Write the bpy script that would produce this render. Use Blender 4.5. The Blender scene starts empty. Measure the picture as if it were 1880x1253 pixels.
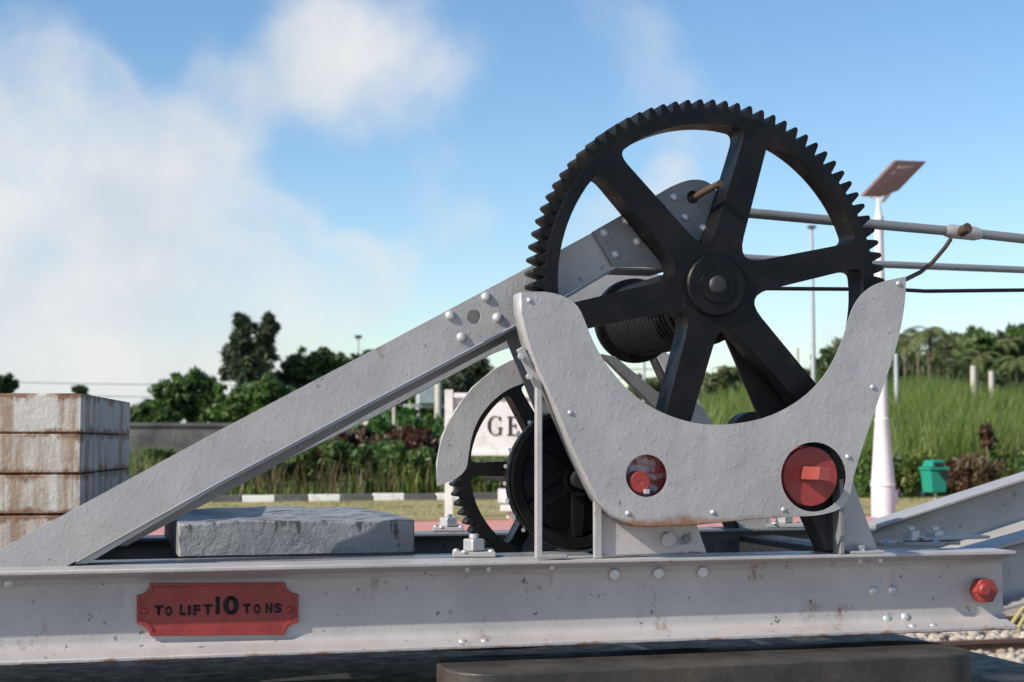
import bpy, bmesh, math, random
import numpy as np
from mathutils import Vector, Matrix
from mathutils.geometry import tessellate_polygon
random.seed(7); rng = np.random.default_rng(7)
S = bpy.context.scene; COL = S.collection
R_ = math.radians
# ---------------------------------------------------------------- camera, sky, sun, exposure
FPX, CX, CY = 2800.0, 940.0, 626.5
YAW, PITCH = R_(15.0), math.atan((815-626.5)/2800.0)
CAM = Vector((0, 0, 2.0))
Fv = Vector((math.sin(YAW), math.cos(YAW), 0)); Rv = Vector((math.cos(YAW), -math.sin(YAW), 0))
def ray(px, py):
    xc = (px-CX)/FPX; yc = -(py-CY)/FPX
    return Rv*xc + Fv*(math.cos(PITCH)-yc*math.sin(PITCH)) + Vector((0,0,1))*(math.sin(PITCH)+yc*math.cos(PITCH))
def P(px, py, Y):           # point on the vertical plane Y
    v = ray(px, py); return CAM + v*(Y/v.y)
def PZ(px, py, z):          # point on a level plane
    v = ray(px, py); return CAM + v*((z-CAM.z)/v.z)
def PD(px, py, D):          # point at a distance
    v = ray(px, py); return CAM + v*(D/v.dot(Fv))
def UD(u, d, z=0): return Vector((Rv.x*u+Fv.x*d, Rv.y*u+Fv.y*d, z))
cd = bpy.data.cameras.new('camera'); cam = bpy.data.objects.new('camera', cd); COL.objects.link(cam)
cam.location = CAM; cam.rotation_euler = (R_(90)+PITCH, 0, -YAW)
cd.sensor_width = 36; cd.lens = FPX/1880*36; cd.clip_end = 3000; cd.clip_start = 0.05
cd.dof.use_dof = True; cd.dof.focus_distance = 5.45; cd.dof.aperture_fstop = 4.2
S.camera = cam
SUN = Vector((-1.37, -0.46, 1.0)).normalized()
sd = bpy.data.lights.new('sun', 'SUN'); sd.energy = 4.7; sd.angle = R_(0.6); sd.color = (1, .93, .82)
sun = bpy.data.objects.new('sun', sd); COL.objects.link(sun)
sun.rotation_euler = (-SUN).to_track_quat('-Z', 'Y').to_euler(); sun.location = (-6, -3, 9)
S.view_settings.view_transform = 'Standard'; S.view_settings.look = 'None'
S.view_settings.exposure = 0.5; S.view_settings.gamma = 1
W = bpy.data.worlds.new('World'); S.world = W; W.use_nodes = True
def build_world():
    nt = W.node_tree; n = nt.nodes; L = nt.links.new; n.clear()
    out = n.new('ShaderNodeOutputWorld'); sky = n.new('ShaderNodeTexSky'); sky.sky_type = 'NISHITA'; sky.sun_disc = False
    sky.sun_elevation = math.asin(SUN.z); sky.sun_rotation = math.atan2(SUN.x, SUN.y); sky.air_density = 1.0; sky.dust_density = 0.7; sky.ozone_density = 1.7
    b1 = n.new('ShaderNodeBackground'); b1.inputs[1].default_value = 0.118
    hs = n.new('ShaderNodeHueSaturation'); hs.inputs['Saturation'].default_value = 1.18; L(sky.outputs[0], hs.inputs['Color']); L(hs.outputs[0], b1.inputs[0])
    b2 = n.new('ShaderNodeBackground'); b2.inputs[0].default_value = (.94, .97, 1, 1); b2.inputs[1].default_value = 0.60
    tc = n.new('ShaderNodeTexCoord')
    nz = n.new('ShaderNodeTexNoise'); nz.inputs['Scale'].default_value = 6.5; nz.inputs['Detail'].default_value = 9; nz.inputs['Roughness'].default_value = .55; nz.inputs['Distortion'].default_value = .15
    L(tc.outputs['Generated'], nz.inputs['Vector'])
    lo = n.new('ShaderNodeTexNoise'); lo.inputs['Scale'].default_value = 2.2; lo.inputs['Detail'].default_value = 2
    L(tc.outputs['Generated'], lo.inputs['Vector'])
    def math_(op, a, b=None, c=None):
        m = n.new('ShaderNodeMath'); m.operation = op
        for i, v in enumerate((a, b, c)):
            if v is None: continue
            if isinstance(v, (int, float)): m.inputs[i].default_value = v
            else: L(v, m.inputs[i])
        return m.outputs[0]
    tot = None
    blobs = [(60,170,190,.95),(150,330,230,.85),(20,420,240,.9),(330,430,220,.95),(150,560,260,.8),(540,520,170,.75),(690,505,100,.7),(420,600,260,.6),
             (480,30,200,.42),(700,100,200,.42),(600,150,160,.36),(820,60,120,.3),(400,200,110,.4),(830,370,110,.45),(1225,345,70,.5),(1090,420,80,.45),(1740,640,80,.6),(1840,600,70,.5),(1540,640,90,.5),(900,600,220,.3),(200,680,300,.5)]
    for (px, py, r, a) in blobs:
        d = ray(px, py).normalized(); dn = n.new('ShaderNodeVectorMath'); dn.operation = 'DOT_PRODUCT'
        nv = n.new('ShaderNodeVectorMath'); nv.operation = 'NORMALIZE'; L(tc.outputs['Generated'], nv.inputs[0])
        L(nv.outputs[0], dn.inputs[0]); dn.inputs[1].default_value = d
        ang = r/FPX; mr = n.new('ShaderNodeMapRange'); mr.interpolation_type = 'SMOOTHERSTEP'
        mr.inputs[1].default_value = math.cos(ang*1.25); mr.inputs[2].default_value = 1.0; mr.inputs[3].default_value = 0; mr.inputs[4].default_value = a
        L(dn.outputs['Value'], mr.inputs[0])
        tot = mr.outputs[0] if tot is None else math_('ADD', tot, mr.outputs[0])
    tot = math_('MINIMUM', tot, 1.0)
    s = math_('ADD', math_('MULTIPLY', tot, .82), math_('MULTIPLY', math_('SUBTRACT', nz.outputs[0], .5), 2.6))
    s = math_('ADD', s, math_('MULTIPLY', math_('SUBTRACT', lo.outputs[0], .5), .35))
    mr = n.new('ShaderNodeMapRange'); mr.interpolation_type = 'SMOOTHSTEP'; mr.inputs[1].default_value = .12; mr.inputs[2].default_value = 1.15; mr.inputs[4].default_value = .95
    L(s, mr.inputs[0])
    n3 = n.new('ShaderNodeTexNoise'); n3.inputs['Scale'].default_value = 11; n3.inputs['Detail'].default_value = 5; L(tc.outputs['Generated'], n3.inputs['Vector'])
    cr = n.new('ShaderNodeValToRGB'); cr.color_ramp.elements[0].position = .35; cr.color_ramp.elements[0].color = (.76,.84,.93,1); cr.color_ramp.elements[1].position = .62; cr.color_ramp.elements[1].color = (1,1,1,1); L(n3.outputs[0], cr.inputs[0]); L(cr.outputs[0], b2.inputs[0])
    mx = n.new('ShaderNodeMixShader'); L(mr.outputs[0], mx.inputs[0]); L(b1.outputs[0], mx.inputs[1]); L(b2.outputs[0], mx.inputs[2]); L(mx.outputs[0], out.inputs[0])
build_world()
# ---------------------------------------------------------------- materials
def nmat(name):
    m = bpy.data.materials.new(name); m.use_nodes = True; nt = m.node_tree
    return m, nt, nt.nodes['Principled BSDF']
def ramp(nt, src, stops):
    r = nt.nodes.new('ShaderNodeValToRGB'); nt.links.new(src, r.inputs[0]); e = r.color_ramp.elements
    while len(e) < len(stops): e.new(.5)
    for k, (p, c) in zip(e, stops): k.position = p; k.color = (*c, 1) if len(c) == 3 else c
    return r.outputs[0]
def noise(nt, scale, detail=4, rough=.55, coord='Object', stretch=None, dist=0):
    tc = nt.nodes.new('ShaderNodeTexCoord'); z = nt.nodes.new('ShaderNodeTexNoise')
    z.inputs['Scale'].default_value = scale; z.inputs['Detail'].default_value = detail; z.inputs['Roughness'].default_value = rough; z.inputs['Distortion'].default_value = dist
    src = tc.outputs['Object' if coord == 'World' else coord]
    if coord == 'World':
        g = nt.nodes.new('ShaderNodeNewGeometry'); src = g.outputs['Position']
    if stretch:
        mp = nt.nodes.new('ShaderNodeMapping'); mp.inputs['Scale'].default_value = stretch; nt.links.new(src, mp.inputs[0]); src = mp.outputs[0]
    nt.links.new(src, z.inputs['Vector']); return z.outputs[0]
def mixc(nt, f, a, b):
    m = nt.nodes.new('ShaderNodeMix'); m.data_type = 'RGBA'
    for i, v in ((0, f), (6, a), (7, b)):
        if isinstance(v, (int, float)): m.inputs[i].default_value = v
        elif isinstance(v, tuple): m.inputs[i].default_value = (*v, 1)
        else: nt.links.new(v, m.inputs[i])
    return m.outputs[2]
def mth(nt, op, a, b=0.0):
    m = nt.nodes.new('ShaderNodeMath'); m.operation = op
    for i, v in enumerate((a, b)):
        if isinstance(v, (int, float)): m.inputs[i].default_value = v
        else: nt.links.new(v, m.inputs[i])
    return m.outputs[0]
def bump(nt, bs, parts):
    prev = None
    for h, st, di in parts:
        b = nt.nodes.new('ShaderNodeBump'); b.inputs['Strength'].default_value = st; b.inputs['Distance'].default_value = di
        nt.links.new(h, b.inputs['Height'])
        if prev: nt.links.new(prev, b.inputs['Normal'])
        prev = b.outputs[0]
    nt.links.new(prev, bs.inputs['Normal'])
def geo_frac(nt, axis):
    tc = nt.nodes.new('ShaderNodeTexCoord'); s = nt.nodes.new('ShaderNodeSeparateXYZ'); nt.links.new(tc.outputs['Generated'], s.inputs[0]); return s.outputs[axis]
def silver(name, col=(.36,.353,.35), rust=.0, chips=.5, low_rust=0, low_off=.92, lump=1.0, rough=.42, met=.2):
    m, nt, b = nmat(name)
    base = ramp(nt, noise(nt, 3.5, 6, .6, 'World'), [(.3, tuple(c*.86 for c in col)), (.7, tuple(c*1.08 for c in col))])
    grime = ramp(nt, noise(nt, 14, 8, .65, 'World', (1,1,.45)), [(.60, (0,0,0)), (.80, (1,1,1))])
    base = mixc(nt, mth(nt,'MULTIPLY',grime,.42), base, (.20,.19,.18))
    if chips:
        c = ramp(nt, noise(nt, 26, 6, .7, 'World'), [(.70-.04*chips, (0,0,0)), (.725-.04*chips, (1,1,1))]); base = mixc(nt, mth(nt,'MULTIPLY',c,.85), base, (.05,.045,.045))
    if rust:
        c = ramp(nt, noise(nt, 7, 8, .72, 'World', (1,1,.6)), [(.66-.1*rust, (0,0,0)), (.76-.1*rust, (1,1,1))]); base = mixc(nt, c, base, (.17,.075,.03))
    if low_rust:
        g = mth(nt,'ADD', geo_frac(nt, 2), mth(nt,'MULTIPLY', noise(nt, 9, 6, .7, 'World'), -low_rust*2)); c = ramp(nt, g, [(0.0,(1,1,1)),(.03,(0,0,0))])
        c2 = ramp(nt, mth(nt,'ADD',g,low_rust*low_off), [(0.0,(1,1,1)),(.03,(0,0,0))])
        base = mixc(nt, mth(nt,'MULTIPLY',c2,.9), base, (.22,.09,.03))
    nt.links.new(base, b.inputs['Base Color']); b.inputs['Metallic'].default_value = met
    rr = ramp(nt, noise(nt, 11, 4, .6, 'World'), [(.3,(rough-.08,)*3),(.7,(rough+.1,)*3)]); nt.links.new(rr, b.inputs['Roughness'])
    lumps = ramp(nt, noise(nt, 55, 3, .5, 'World'), [(.5,(0,0,0)),(.75,(1,1,1))])
    bump(nt, b, [(noise(nt, 5.5, 2, .4, 'World'), .25*lump, .03), (lumps, .24*lump, .0025), (noise(nt, 110, 4, .65, 'World'), .22, .002)])
    return m
def paint(name, col, dark=None, rough=.45, met=0., scale=8, th=(.5,.75), bs=.3, patch=None):
    m, nt, b = nmat(name)
    base = ramp(nt, noise(nt, scale, 7, .65, 'World'), [(th[0], col), (th[1], dark or tuple(c*.6 for c in col))])
    if patch: base = mixc(nt, ramp(nt, noise(nt, 6, 6, .7, 'World'), [(patch[1],(0,0,0)),(patch[1]+.08,(1,1,1))]), base, patch[0])
    nt.links.new(base, b.inputs['Base Color']); b.inputs['Metallic'].default_value = met
    rr = ramp(nt, noise(nt, 13, 5, .6, 'World'), [(.3,(max(.05,rough-.1),)*3),(.7,(rough+.15,)*3)]); nt.links.new(rr, b.inputs['Roughness'])
    bump(nt, b, [(noise(nt, 40, 4, .6, 'World'), bs, .004), (noise(nt, 170, 3, .6, 'World'), bs*.6, .0015)])
    return m
M = {}
M['silver'] = silver('silver_paint', chips=1.0, rust=.1); M['beam'] = silver('silver_beam_paint', (.41,.385,.38), rust=.36, chips=1.5, lump=.9, low_rust=.13, low_off=1.06)
M['guard'] = silver('silver_guard_paint', (.355,.35,.352), low_rust=.045, chips=.7, lump=1.3)
M['dull_shaded_silver'] = silver('dull_shaded_silver_paint', (.185,.195,.205), rust=.25, chips=1.7, rough=.45)  # dull paint, darkened further for the gear's shade on the cheek plate
M['rivet'] = silver('silver_rivet_paint', (.5,.5,.51), chips=0, lump=.3, rough=.38, met=.5)
M['black'] = paint('black_gear_paint', (.0035,.004,.0055), (.012,.011,.010), .42, .0, 7, (.45,.8), .45, ((.022,.021,.011), .62))
M['tooth'] = paint('black_tooth_paint', (.004,.0045,.0055), (.016,.015,.011), .42, 0, 9, (.45,.75), .5, ((.028,.028,.011), .64))
M['darksteel'] = paint('dark_steel', (.022,.022,.024), (.05,.045,.04), .5, .2)
M['rope'] = paint('greased_wire_rope', (.012,.013,.015), (.028,.024,.021), .5, .3, 60)
M['rustrod'] = paint('rusty_rod', (.075,.048,.028), (.04,.03,.022), .75, .2, 20)
M['red'] = paint('red_paint', (.27,.032,.028), (.17,.02,.02), .42, 0, 10, (.45,.75), .35)
M['redbright'] = paint('light_red_paint', (.25,.05,.04), (.17,.028,.025), .45, 0, 12)
M['redpeel'] = paint('peeling_red_paint', (.42,.42,.43), (.42,.42,.43), .5, 0, 12, (.5,.75), .4, ((.25,.03,.035), .46))
M['letter'] = paint('black_letter_paint', (.012,.01,.01), None, .5)
M['tar'] = paint('tarred_timber', (.018,.019,.022), (.045,.047,.05), .5, 0, 12, (.4,.75), .9)
M['bolster'] = paint('dark_oily_steel', (.028,.026,.024), (.075,.062,.05), .48, .1, 5, (.4,.75), .5)
for _k in ('black','tooth','letter','rope'): M[_k].node_tree.nodes['Principled BSDF'].inputs['Specular IOR Level'].default_value = .2
M['white'] = paint('white_wall_paint', (.62,.61,.59), (.42,.40,.37), .6, 0, 7, (.5,.8), .25)
M['lampwhite'] = paint('white_lamp_paint', (.60,.585,.60), (.50,.48,.49), .4, 0, 3)
M['bin'] = paint('green_bin_plastic', (.008,.21,.145), (.007,.17,.12), .4)
M['binbag'] = paint('black_bag', (.012,.012,.014), None, .35)
M['solar'] = paint('solar_panel_back', (.20,.105,.08), (.14,.075,.06), .5)
M['led'] = paint('lamp_lens_strip', (.50,.36,.27), None, .4)
M['concretepole'] = paint('concrete_pole', (.42,.39,.34), (.32,.30,.27), .8)
M['metalpole'] = paint('grey_pole', (.40,.42,.44), None, .5, .3)
M['wallgrey'] = paint('weathered_wall', (.16,.15,.14), (.06,.06,.057), .9, 0, 1.6, (.4,.7), .5)
M['yellow'] = paint('yellow_pipe_paint', (.42,.36,.15), (.3,.25,.1), .45)
M['kerbwhite'] = paint('kerb_white', (.75,.74,.71), (.4,.38,.34), .8, 0, 6, (.55,.75))
M['kerbblack'] = paint('kerb_black', (.09,.09,.09), (.2,.19,.17), .8, 0, 6, (.5,.75))
M['paving'] = paint('pink_paving', (.45,.20,.17), (.36,.17,.15), .85, 0, 2.5)
M['nearpaving'] = paint('pale_paving', (.42,.365,.335), (.34,.30,.275), .85, 0, 2.5)
M['railsteel'] = paint('rusty_rail', (.13,.075,.055), (.09,.055,.045), .7, .3)
M['bark'] = paint('bark', (.12,.09,.065), (.06,.048,.04), .9, 0, 6, (.4,.7), .8)
M['stem'] = paint('plant_stem', (.17,.14,.08), (.10,.085,.05), .9)
M['insul'] = paint('insulator', (.10,.09,.085), None, .5)
M['transformer'] = paint('transformer_grey', (.33,.38,.40), None, .5)
M['wire'] = paint('overhead_wire', (.06,.065,.07), None, .5)
def slab_mat():
    m, nt, b = nmat('rust_streaked_white_paint')
    g = geo_frac(nt, 2); n1 = noise(nt, 9, 7, .7, 'World', (1,1,.9))
    white = ramp(nt, noise(nt, 5, 6, .6, 'World'), [(.3,(.34,.325,.30)),(.75,(.50,.48,.45))])
    streak = ramp(nt, noise(nt, 11, 6, .65, 'World', (1,1,.10)), [(.47,(0,0,0)),(.60,(1,1,1))])
    base = mixc(nt, mth(nt,'MULTIPLY',streak,.8), white, (.19,.115,.065))
    edge = mth(nt,'ABSOLUTE', mth(nt,'SUBTRACT', g, .5))
    e2 = ramp(nt, mth(nt,'ADD', edge, mth(nt,'MULTIPLY', mth(nt,'SUBTRACT', n1, .5), .95)), [(.345,(0,0,0)),(.46,(1,1,1))])
    base = mixc(nt, mth(nt,'MULTIPLY',e2,.9), base, (.14,.058,.022))
    core = ramp(nt, mth(nt,'ADD', edge, mth(nt,'MULTIPLY', mth(nt,'SUBTRACT', n1, .5), .5)), [(.475,(0,0,0)),(.54,(1,1,1))])
    base = mixc(nt, core, base, (.045,.022,.014))
    sp = ramp(nt, noise(nt, 22, 5, .7, 'World'), [(.66,(0,0,0)),(.70,(1,1,1))]); base = mixc(nt, sp, base, (.20,.085,.035))
    nt.links.new(base, b.inputs['Base Color']); b.inputs['Roughness'].default_value = .65
    bump(nt, b, [(noise(nt, 14, 5, .6, 'World'), .6, .01), (noise(nt, 60, 4, .6, 'World'), .4, .004)]); return m
M['slab'] = slab_mat()
def block_mat():
    m, nt, b = nmat('grey_painted_concrete')
    base = ramp(nt, noise(nt, 5, 6, .6, 'World'), [(.3,(.17,.18,.19)),(.7,(.26,.265,.27))])
    g = geo_frac(nt, 2)
    drip = ramp(nt, mth(nt,'ADD', mth(nt,'MULTIPLY', noise(nt, 11, 5, .7, 'World', (1,1,.22)), 1.15), mth(nt,'MULTIPLY', g, .16)), [(.76,(0,0,0)),(.81,(1,1,1))])
    base = mixc(nt, mth(nt,'MULTIPLY',drip,.9), base, (.035,.035,.037))
    nt.links.new(base, b.inputs['Base Color']); b.inputs['Roughness'].default_value = .5; b.inputs['Metallic'].default_value = .15
    bump(nt, b, [(noise(nt, 16, 5, .6, 'World'), .7, .012), (noise(nt, 70, 4, .65, 'World'), .6, .005)]); return m
M['block'] = block_mat()
def leaf_mat(name, c1, c2, c3, trans=.3, rough=.5):
    m, nt, b = nmat(name); g = nt.nodes.new('ShaderNodeNewGeometry')
    base = ramp(nt, g.outputs['Random Per Island'], [(0, c1), (.55, c2), (1, c3)])
    var = ramp(nt, noise(nt, .7, 3, .5, 'World'), [(.3,(.72,.72,.72)),(.7,(1.15,1.15,1.1))])
    mm = nt.nodes.new('ShaderNodeMix'); mm.data_type = 'RGBA'; mm.blend_type = 'MULTIPLY'; mm.inputs[0].default_value = 1
    nt.links.new(base, mm.inputs[6]); nt.links.new(var, mm.inputs[7]); c = mm.outputs[2]
    nt.links.new(c, b.inputs['Base Color']); b.inputs['Roughness'].default_value = rough
    tr = nt.nodes.new('ShaderNodeBsdfTranslucent'); nt.links.new(c, tr.inputs[0]); mx = nt.nodes.new('ShaderNodeMixShader'); mx.inputs[0].default_value = trans
    o = nt.nodes['Material Output']; nt.links.new(b.outputs[0], mx.inputs[1]); nt.links.new(tr.outputs[0], mx.inputs[2]); nt.links.new(mx.outputs[0], o.inputs[0]); return m
M['leaf_dark'] = leaf_mat('dark_foliage', (.03,.062,.018), (.048,.092,.024), (.085,.13,.045))
M['leaf_mid'] = leaf_mat('mid_foliage', (.04,.09,.018), (.065,.13,.026), (.13,.19,.05))
M['leaf_olive'] = leaf_mat('olive_foliage', (.07,.095,.04), (.105,.135,.055), (.16,.18,.085))  # olive, mid and palm greens lightened to stand for haze over the hill
M['leaf_cas'] = leaf_mat('feathery_foliage', (.035,.055,.03), (.052,.08,.038), (.09,.11,.055), .2)
M['palm'] = leaf_mat('palm_fronds', (.07,.10,.03), (.13,.16,.05), (.24,.23,.09))  # frond colours lightened in place of hill haze
M['grass'] = leaf_mat('tall_grass', (.055,.12,.016), (.12,.19,.03), (.26,.28,.08), .4)
M['dryleaf'] = leaf_mat('dry_stalks', (.09,.07,.03), (.14,.10,.05), (.07,.05,.03))
M['croton'] = leaf_mat('dark_red_leaves', (.05,.018,.014), (.085,.03,.022), (.07,.06,.02), .25)
M['castor'] = leaf_mat('broad_green_leaves', (.05,.13,.03), (.07,.16,.045), (.10,.19,.06), .3)
def ground_mat(name, a, b_, c, scale, bs=.6):
    m, nt, b = nmat(name); base = ramp(nt, noise(nt, scale, 8, .65, 'World'), [(.3,a),(.5,b_),(.7,c)])
    nt.links.new(base, b.inputs['Base Color']); b.inputs['Roughness'].default_value = .95
    bump(nt, b, [(noise(nt, scale*6, 5, .7, 'World'), bs, .05)]); return m
M['gravel'] = ground_mat('gravel_bed', (.26,.22,.19), (.38,.33,.28), (.50,.44,.38), 9, 1)
M['stone'] = leaf_mat('ballast_stones', (.30,.26,.22), (.42,.38,.33), (.24,.18,.14), 0, .9)
M['verge'] = ground_mat('dry_verge', (.12,.14,.035), (.26,.21,.085), (.36,.29,.15), 1.4)
M['earth'] = ground_mat('green_hillside', (.03,.06,.015), (.06,.10,.025), (.12,.10,.05), .35)
# ---------------------------------------------------------------- mesh helpers
WL = {}
def props(o, label=None, cat=None, group=None, kind=None):
    for k, v in (('label',label),('category',cat),('group',group),('kind',kind)):
        if v: o[k] = v
    return o
def empty(name, loc, label=None, cat=None, group=None):
    o = bpy.data.objects.new(name, None); COL.objects.link(o); o.location = loc; o.empty_display_size = .2; WL[o] = Vector(loc); return props(o, label, cat, group)
def link(name, me, mat, parent, center):
    o = bpy.data.objects.new(name, me); COL.objects.link(o)
    if mat is not None and not me.materials: me.materials.append(M[mat])
    WL[o] = Vector(center); o.location = WL[o] - (WL[parent] if parent else Vector())
    if parent: o.parent = parent
    return o
def finish(name, bm, mat, parent=None, smooth=None, bevel=0, recalc=True, center=None):
    if recalc: bmesh.ops.recalc_face_normals(bm, faces=bm.faces)
    co = [v.co for v in bm.verts]
    if center is None: center = Vector([(min(c[i] for c in co)+max(c[i] for c in co))/2 for i in range(3)])
    bmesh.ops.translate(bm, verts=bm.verts, vec=-Vector(center))
    me = bpy.data.meshes.new(name); bm.to_mesh(me); bm.free()
    if smooth: me.shade_smooth(); me.set_sharp_from_angle(angle=R_(smooth))
    o = link(name, me, mat, parent, center)
    if bevel:
        b = o.modifiers.new('bevel', 'BEVEL'); b.width = bevel; b.segments = 2; b.limit_method = 'ANGLE'; b.angle_limit = R_(40)
    return o
def bulk(name, verts, faces, mat, parent=None, center=(0,0,0)):
    me = bpy.data.meshes.new(name); v = np.asarray(verts, np.float32) - np.asarray(center, np.float32); f = np.asarray(faces, np.int32); k = f.shape[1]
    me.vertices.add(len(v)); me.vertices.foreach_set('co', v.ravel()); me.loops.add(f.size); me.loops.foreach_set('vertex_index', f.ravel())
    me.polygons.add(len(f)); me.polygons.foreach_set('loop_start', np.arange(0, f.size, k, dtype=np.int32)); me.polygons.foreach_set('loop_total', np.full(len(f), k, np.int32))
    me.update(calc_edges=True); me.validate(); return link(name, me, mat, parent, center)
def add_prism(bm, outer, holes, Y0, Y1):
    loops = [outer]+list(holes); flat = [p for l in loops for p in l]
    a = [bm.verts.new((p[0], Y0, p[1])) for p in flat]; b = [bm.verts.new((p[0], Y1, p[1])) for p in flat]
    for t in tessellate_polygon([[Vector((p[0], p[1], 0)) for p in l] for l in loops]):
        try: bm.faces.new([a[i] for i in t]); bm.faces.new([b[i] for i in reversed(t)])
        except ValueError: pass
    s = 0
    for l in loops:
        n = len(l)
        for i in range(n):
            j = (i+1) % n; bm.faces.new((a[s+i], a[s+j], b[s+j], b[s+i]))
        s += n
def pxs(pts, Y): return [(q.x, q.z) for q in (P(x, y, Y) for x, y in pts)]
def chaikin(pts, it=2):
    for _ in range(it):
        o = []
        for i in range(len(pts)):
            a, b = pts[i], pts[(i+1) % len(pts)]
            o += [(a[0]*.75+b[0]*.25, a[1]*.75+b[1]*.25), (a[0]*.25+b[0]*.75, a[1]*.25+b[1]*.75)]
        pts = o
    return pts
def plate(name, pts, Y, t, mat, parent, holes=(), bevel=.003, smooth=None, raw=False):
    bm = bmesh.new(); add_prism(bm, pts if raw else pxs(pts, Y), [h if raw else pxs(h, Y) for h in holes], Y, Y+t)
    bmesh.ops.dissolve_limit(bm, angle_limit=R_(1), verts=bm.verts, edges=bm.edges) if not holes else None
    return finish(name, bm, mat, parent, smooth, bevel)
def circ(cx, cy, rx, ry=None, n=40): return [(cx+rx*math.cos(2*math.pi*i/n), cy+(ry or rx)*math.sin(2*math.pi*i/n)) for i in range(n)]
def add_box(bm, x0, x1, y0, y1, z0, z1):
    v = [bm.verts.new((x, y, z)) for z in (z0, z1) for y in (y0, y1) for x in (x0, x1)]
    for f in ((0,2,3,1),(4,5,7,6),(0,1,5,4),(2,6,7,3),(0,4,6,2),(1,3,7,5)): bm.faces.new([v[i] for i in f])
def box(name, b, mat, parent=None, bevel=.004):
    bm = bmesh.new(); add_box(bm, *b); return finish(name, bm, mat, parent, None, bevel)
def add_tube(bm, pts, rad, n=10, cap=True):
    pts = [Vector(p) for p in pts]; rad = rad if isinstance(rad, (list, tuple)) else [rad]*len(pts); rings = []; up = None
    for i, p in enumerate(pts):
        t = (pts[min(i+1, len(pts)-1)]-pts[max(i-1, 0)]).normalized()
        if up is None: up = t.orthogonal().normalized()
        up = (up - t*up.dot(t)).normalized(); s = t.cross(up)
        rings.append([bm.verts.new(p+(up*math.cos(2*math.pi*k/n)+s*math.sin(2*math.pi*k/n))*rad[i]) for k in range(n)])
    for a, b in zip(rings, rings[1:]):
        for k in range(n): bm.faces.new((a[k], a[(k+1) % n], b[(k+1) % n], b[k]))
    if cap: bm.faces.new(rings[0][::-1]); bm.faces.new(rings[-1])
def tube(name, pts, rad, mat, parent=None, n=12, smooth=50):
    bm = bmesh.new(); add_tube(bm, pts, rad, n); return finish(name, bm, mat, parent, smooth)
def add_lathe(bm, prof, c, n=48, ring=False):       # profile of (radius, y) about an axis along Y through c (x, z)
    rings = [[bm.verts.new((c[0]+r*math.cos(2*math.pi*k/n), y, c[1]+r*math.sin(2*math.pi*k/n))) for k in range(n)] for r, y in prof]
    for a, b in list(zip(rings, rings[1:]))+([(rings[-1], rings[0])] if ring else []):
        for k in range(n): bm.faces.new((a[k], b[k], b[(k+1) % n], a[(k+1) % n]))
    if not ring: bm.faces.new(rings[0]); bm.faces.new(rings[-1][::-1])
def lathe(name, prof, c, mat, parent, n=48, smooth=35, bevel=0, ring=False):
    bm = bmesh.new(); add_lathe(bm, prof, c, n, ring); return finish(name, bm, mat, parent, smooth, bevel)
def zlathe(name, prof, x, y, mat, parent, n=20, smooth=40):
    bm = bmesh.new(); rings = [[bm.verts.new((x+r*math.cos(2*math.pi*k/n), y+r*math.sin(2*math.pi*k/n), z)) for k in range(n)] for r, z in prof]
    for a, b in zip(rings, rings[1:]):
        for k in range(n): bm.faces.new((a[k], a[(k+1) % n], b[(k+1) % n], b[k]))
    bm.faces.new(rings[0][::-1]); bm.faces.new(rings[-1]); return finish(name, bm, mat, parent, smooth)
_sh = {}
def rivet(px, py, Y, rpx, parent, mat='rivet', name='rivet'):   # domed head on a plate facing the lens side
    if mat not in _sh:
        bm = bmesh.new(); add_lathe(bm, [(1.04,.02),(1,0),(.95,-.22),(.78,-.45),(.5,-.62),(.2,-.69)], (0,0), 16)
        bmesh.ops.recalc_face_normals(bm, faces=bm.faces); me = bpy.data.meshes.new('rivet'); bm.to_mesh(me); bm.free(); me.shade_smooth(); me.materials.append(M[mat]); _sh[mat] = me
    p = P(px, py, Y); r = rpx*p.dot(Fv)/FPX; o = link(name, _sh[mat], None, parent, p); o.scale = (r, r, r); return o
def top_rivet(x, y, z, r, parent):
    o = link('rivet', _sh['rivet'], None, parent, (x, y, z)); o.scale = (r, r, r); o.rotation_euler = (R_(-90), 0, 0); return o
def hexnut(name, px, py, Y, rpx, h, parent, mat, n=6, rot=0):
    p = P(px, py, Y); r = rpx*p.dot(Fv)/FPX; bm = bmesh.new()
    add_prism(bm, [(p.x+r*math.cos(rot+2*math.pi*k/n), p.z+r*math.sin(rot+2*math.pi*k/n)) for k in range(n)], [], Y-h, Y)
    return finish(name, bm, mat, parent, None, r*.12)
def ibeam_profile(y0, y1, z0, z1, tw=.014, tf=.016):
    yc = (y0+y1)/2; w = tw/2; pr = []
    def side(sgn):
        ye = y1 if sgn > 0 else y0; q = []
        q.append((ye, z0)); q.append((ye, z0+tf*.8))
        for a in np.linspace(0, 1, 6):                      # sloped flange into a root fillet
            ang = a*math.pi/2; q.append((yc+sgn*(w+.028*(1-math.sin(ang))), z0+tf*1.9+.028*(1-math.cos(ang))))
        for a in np.linspace(0, 1, 6):
            ang = a*math.pi/2; q.append((yc+sgn*(w+.028*(1-math.cos(ang))), z1-tf*1.9-.028*(1-math.sin(ang))))
        q.append((ye, z1-tf*.8)); q.append((ye, z1)); return q
    return side(1)+side(-1)[::-1]
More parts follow.
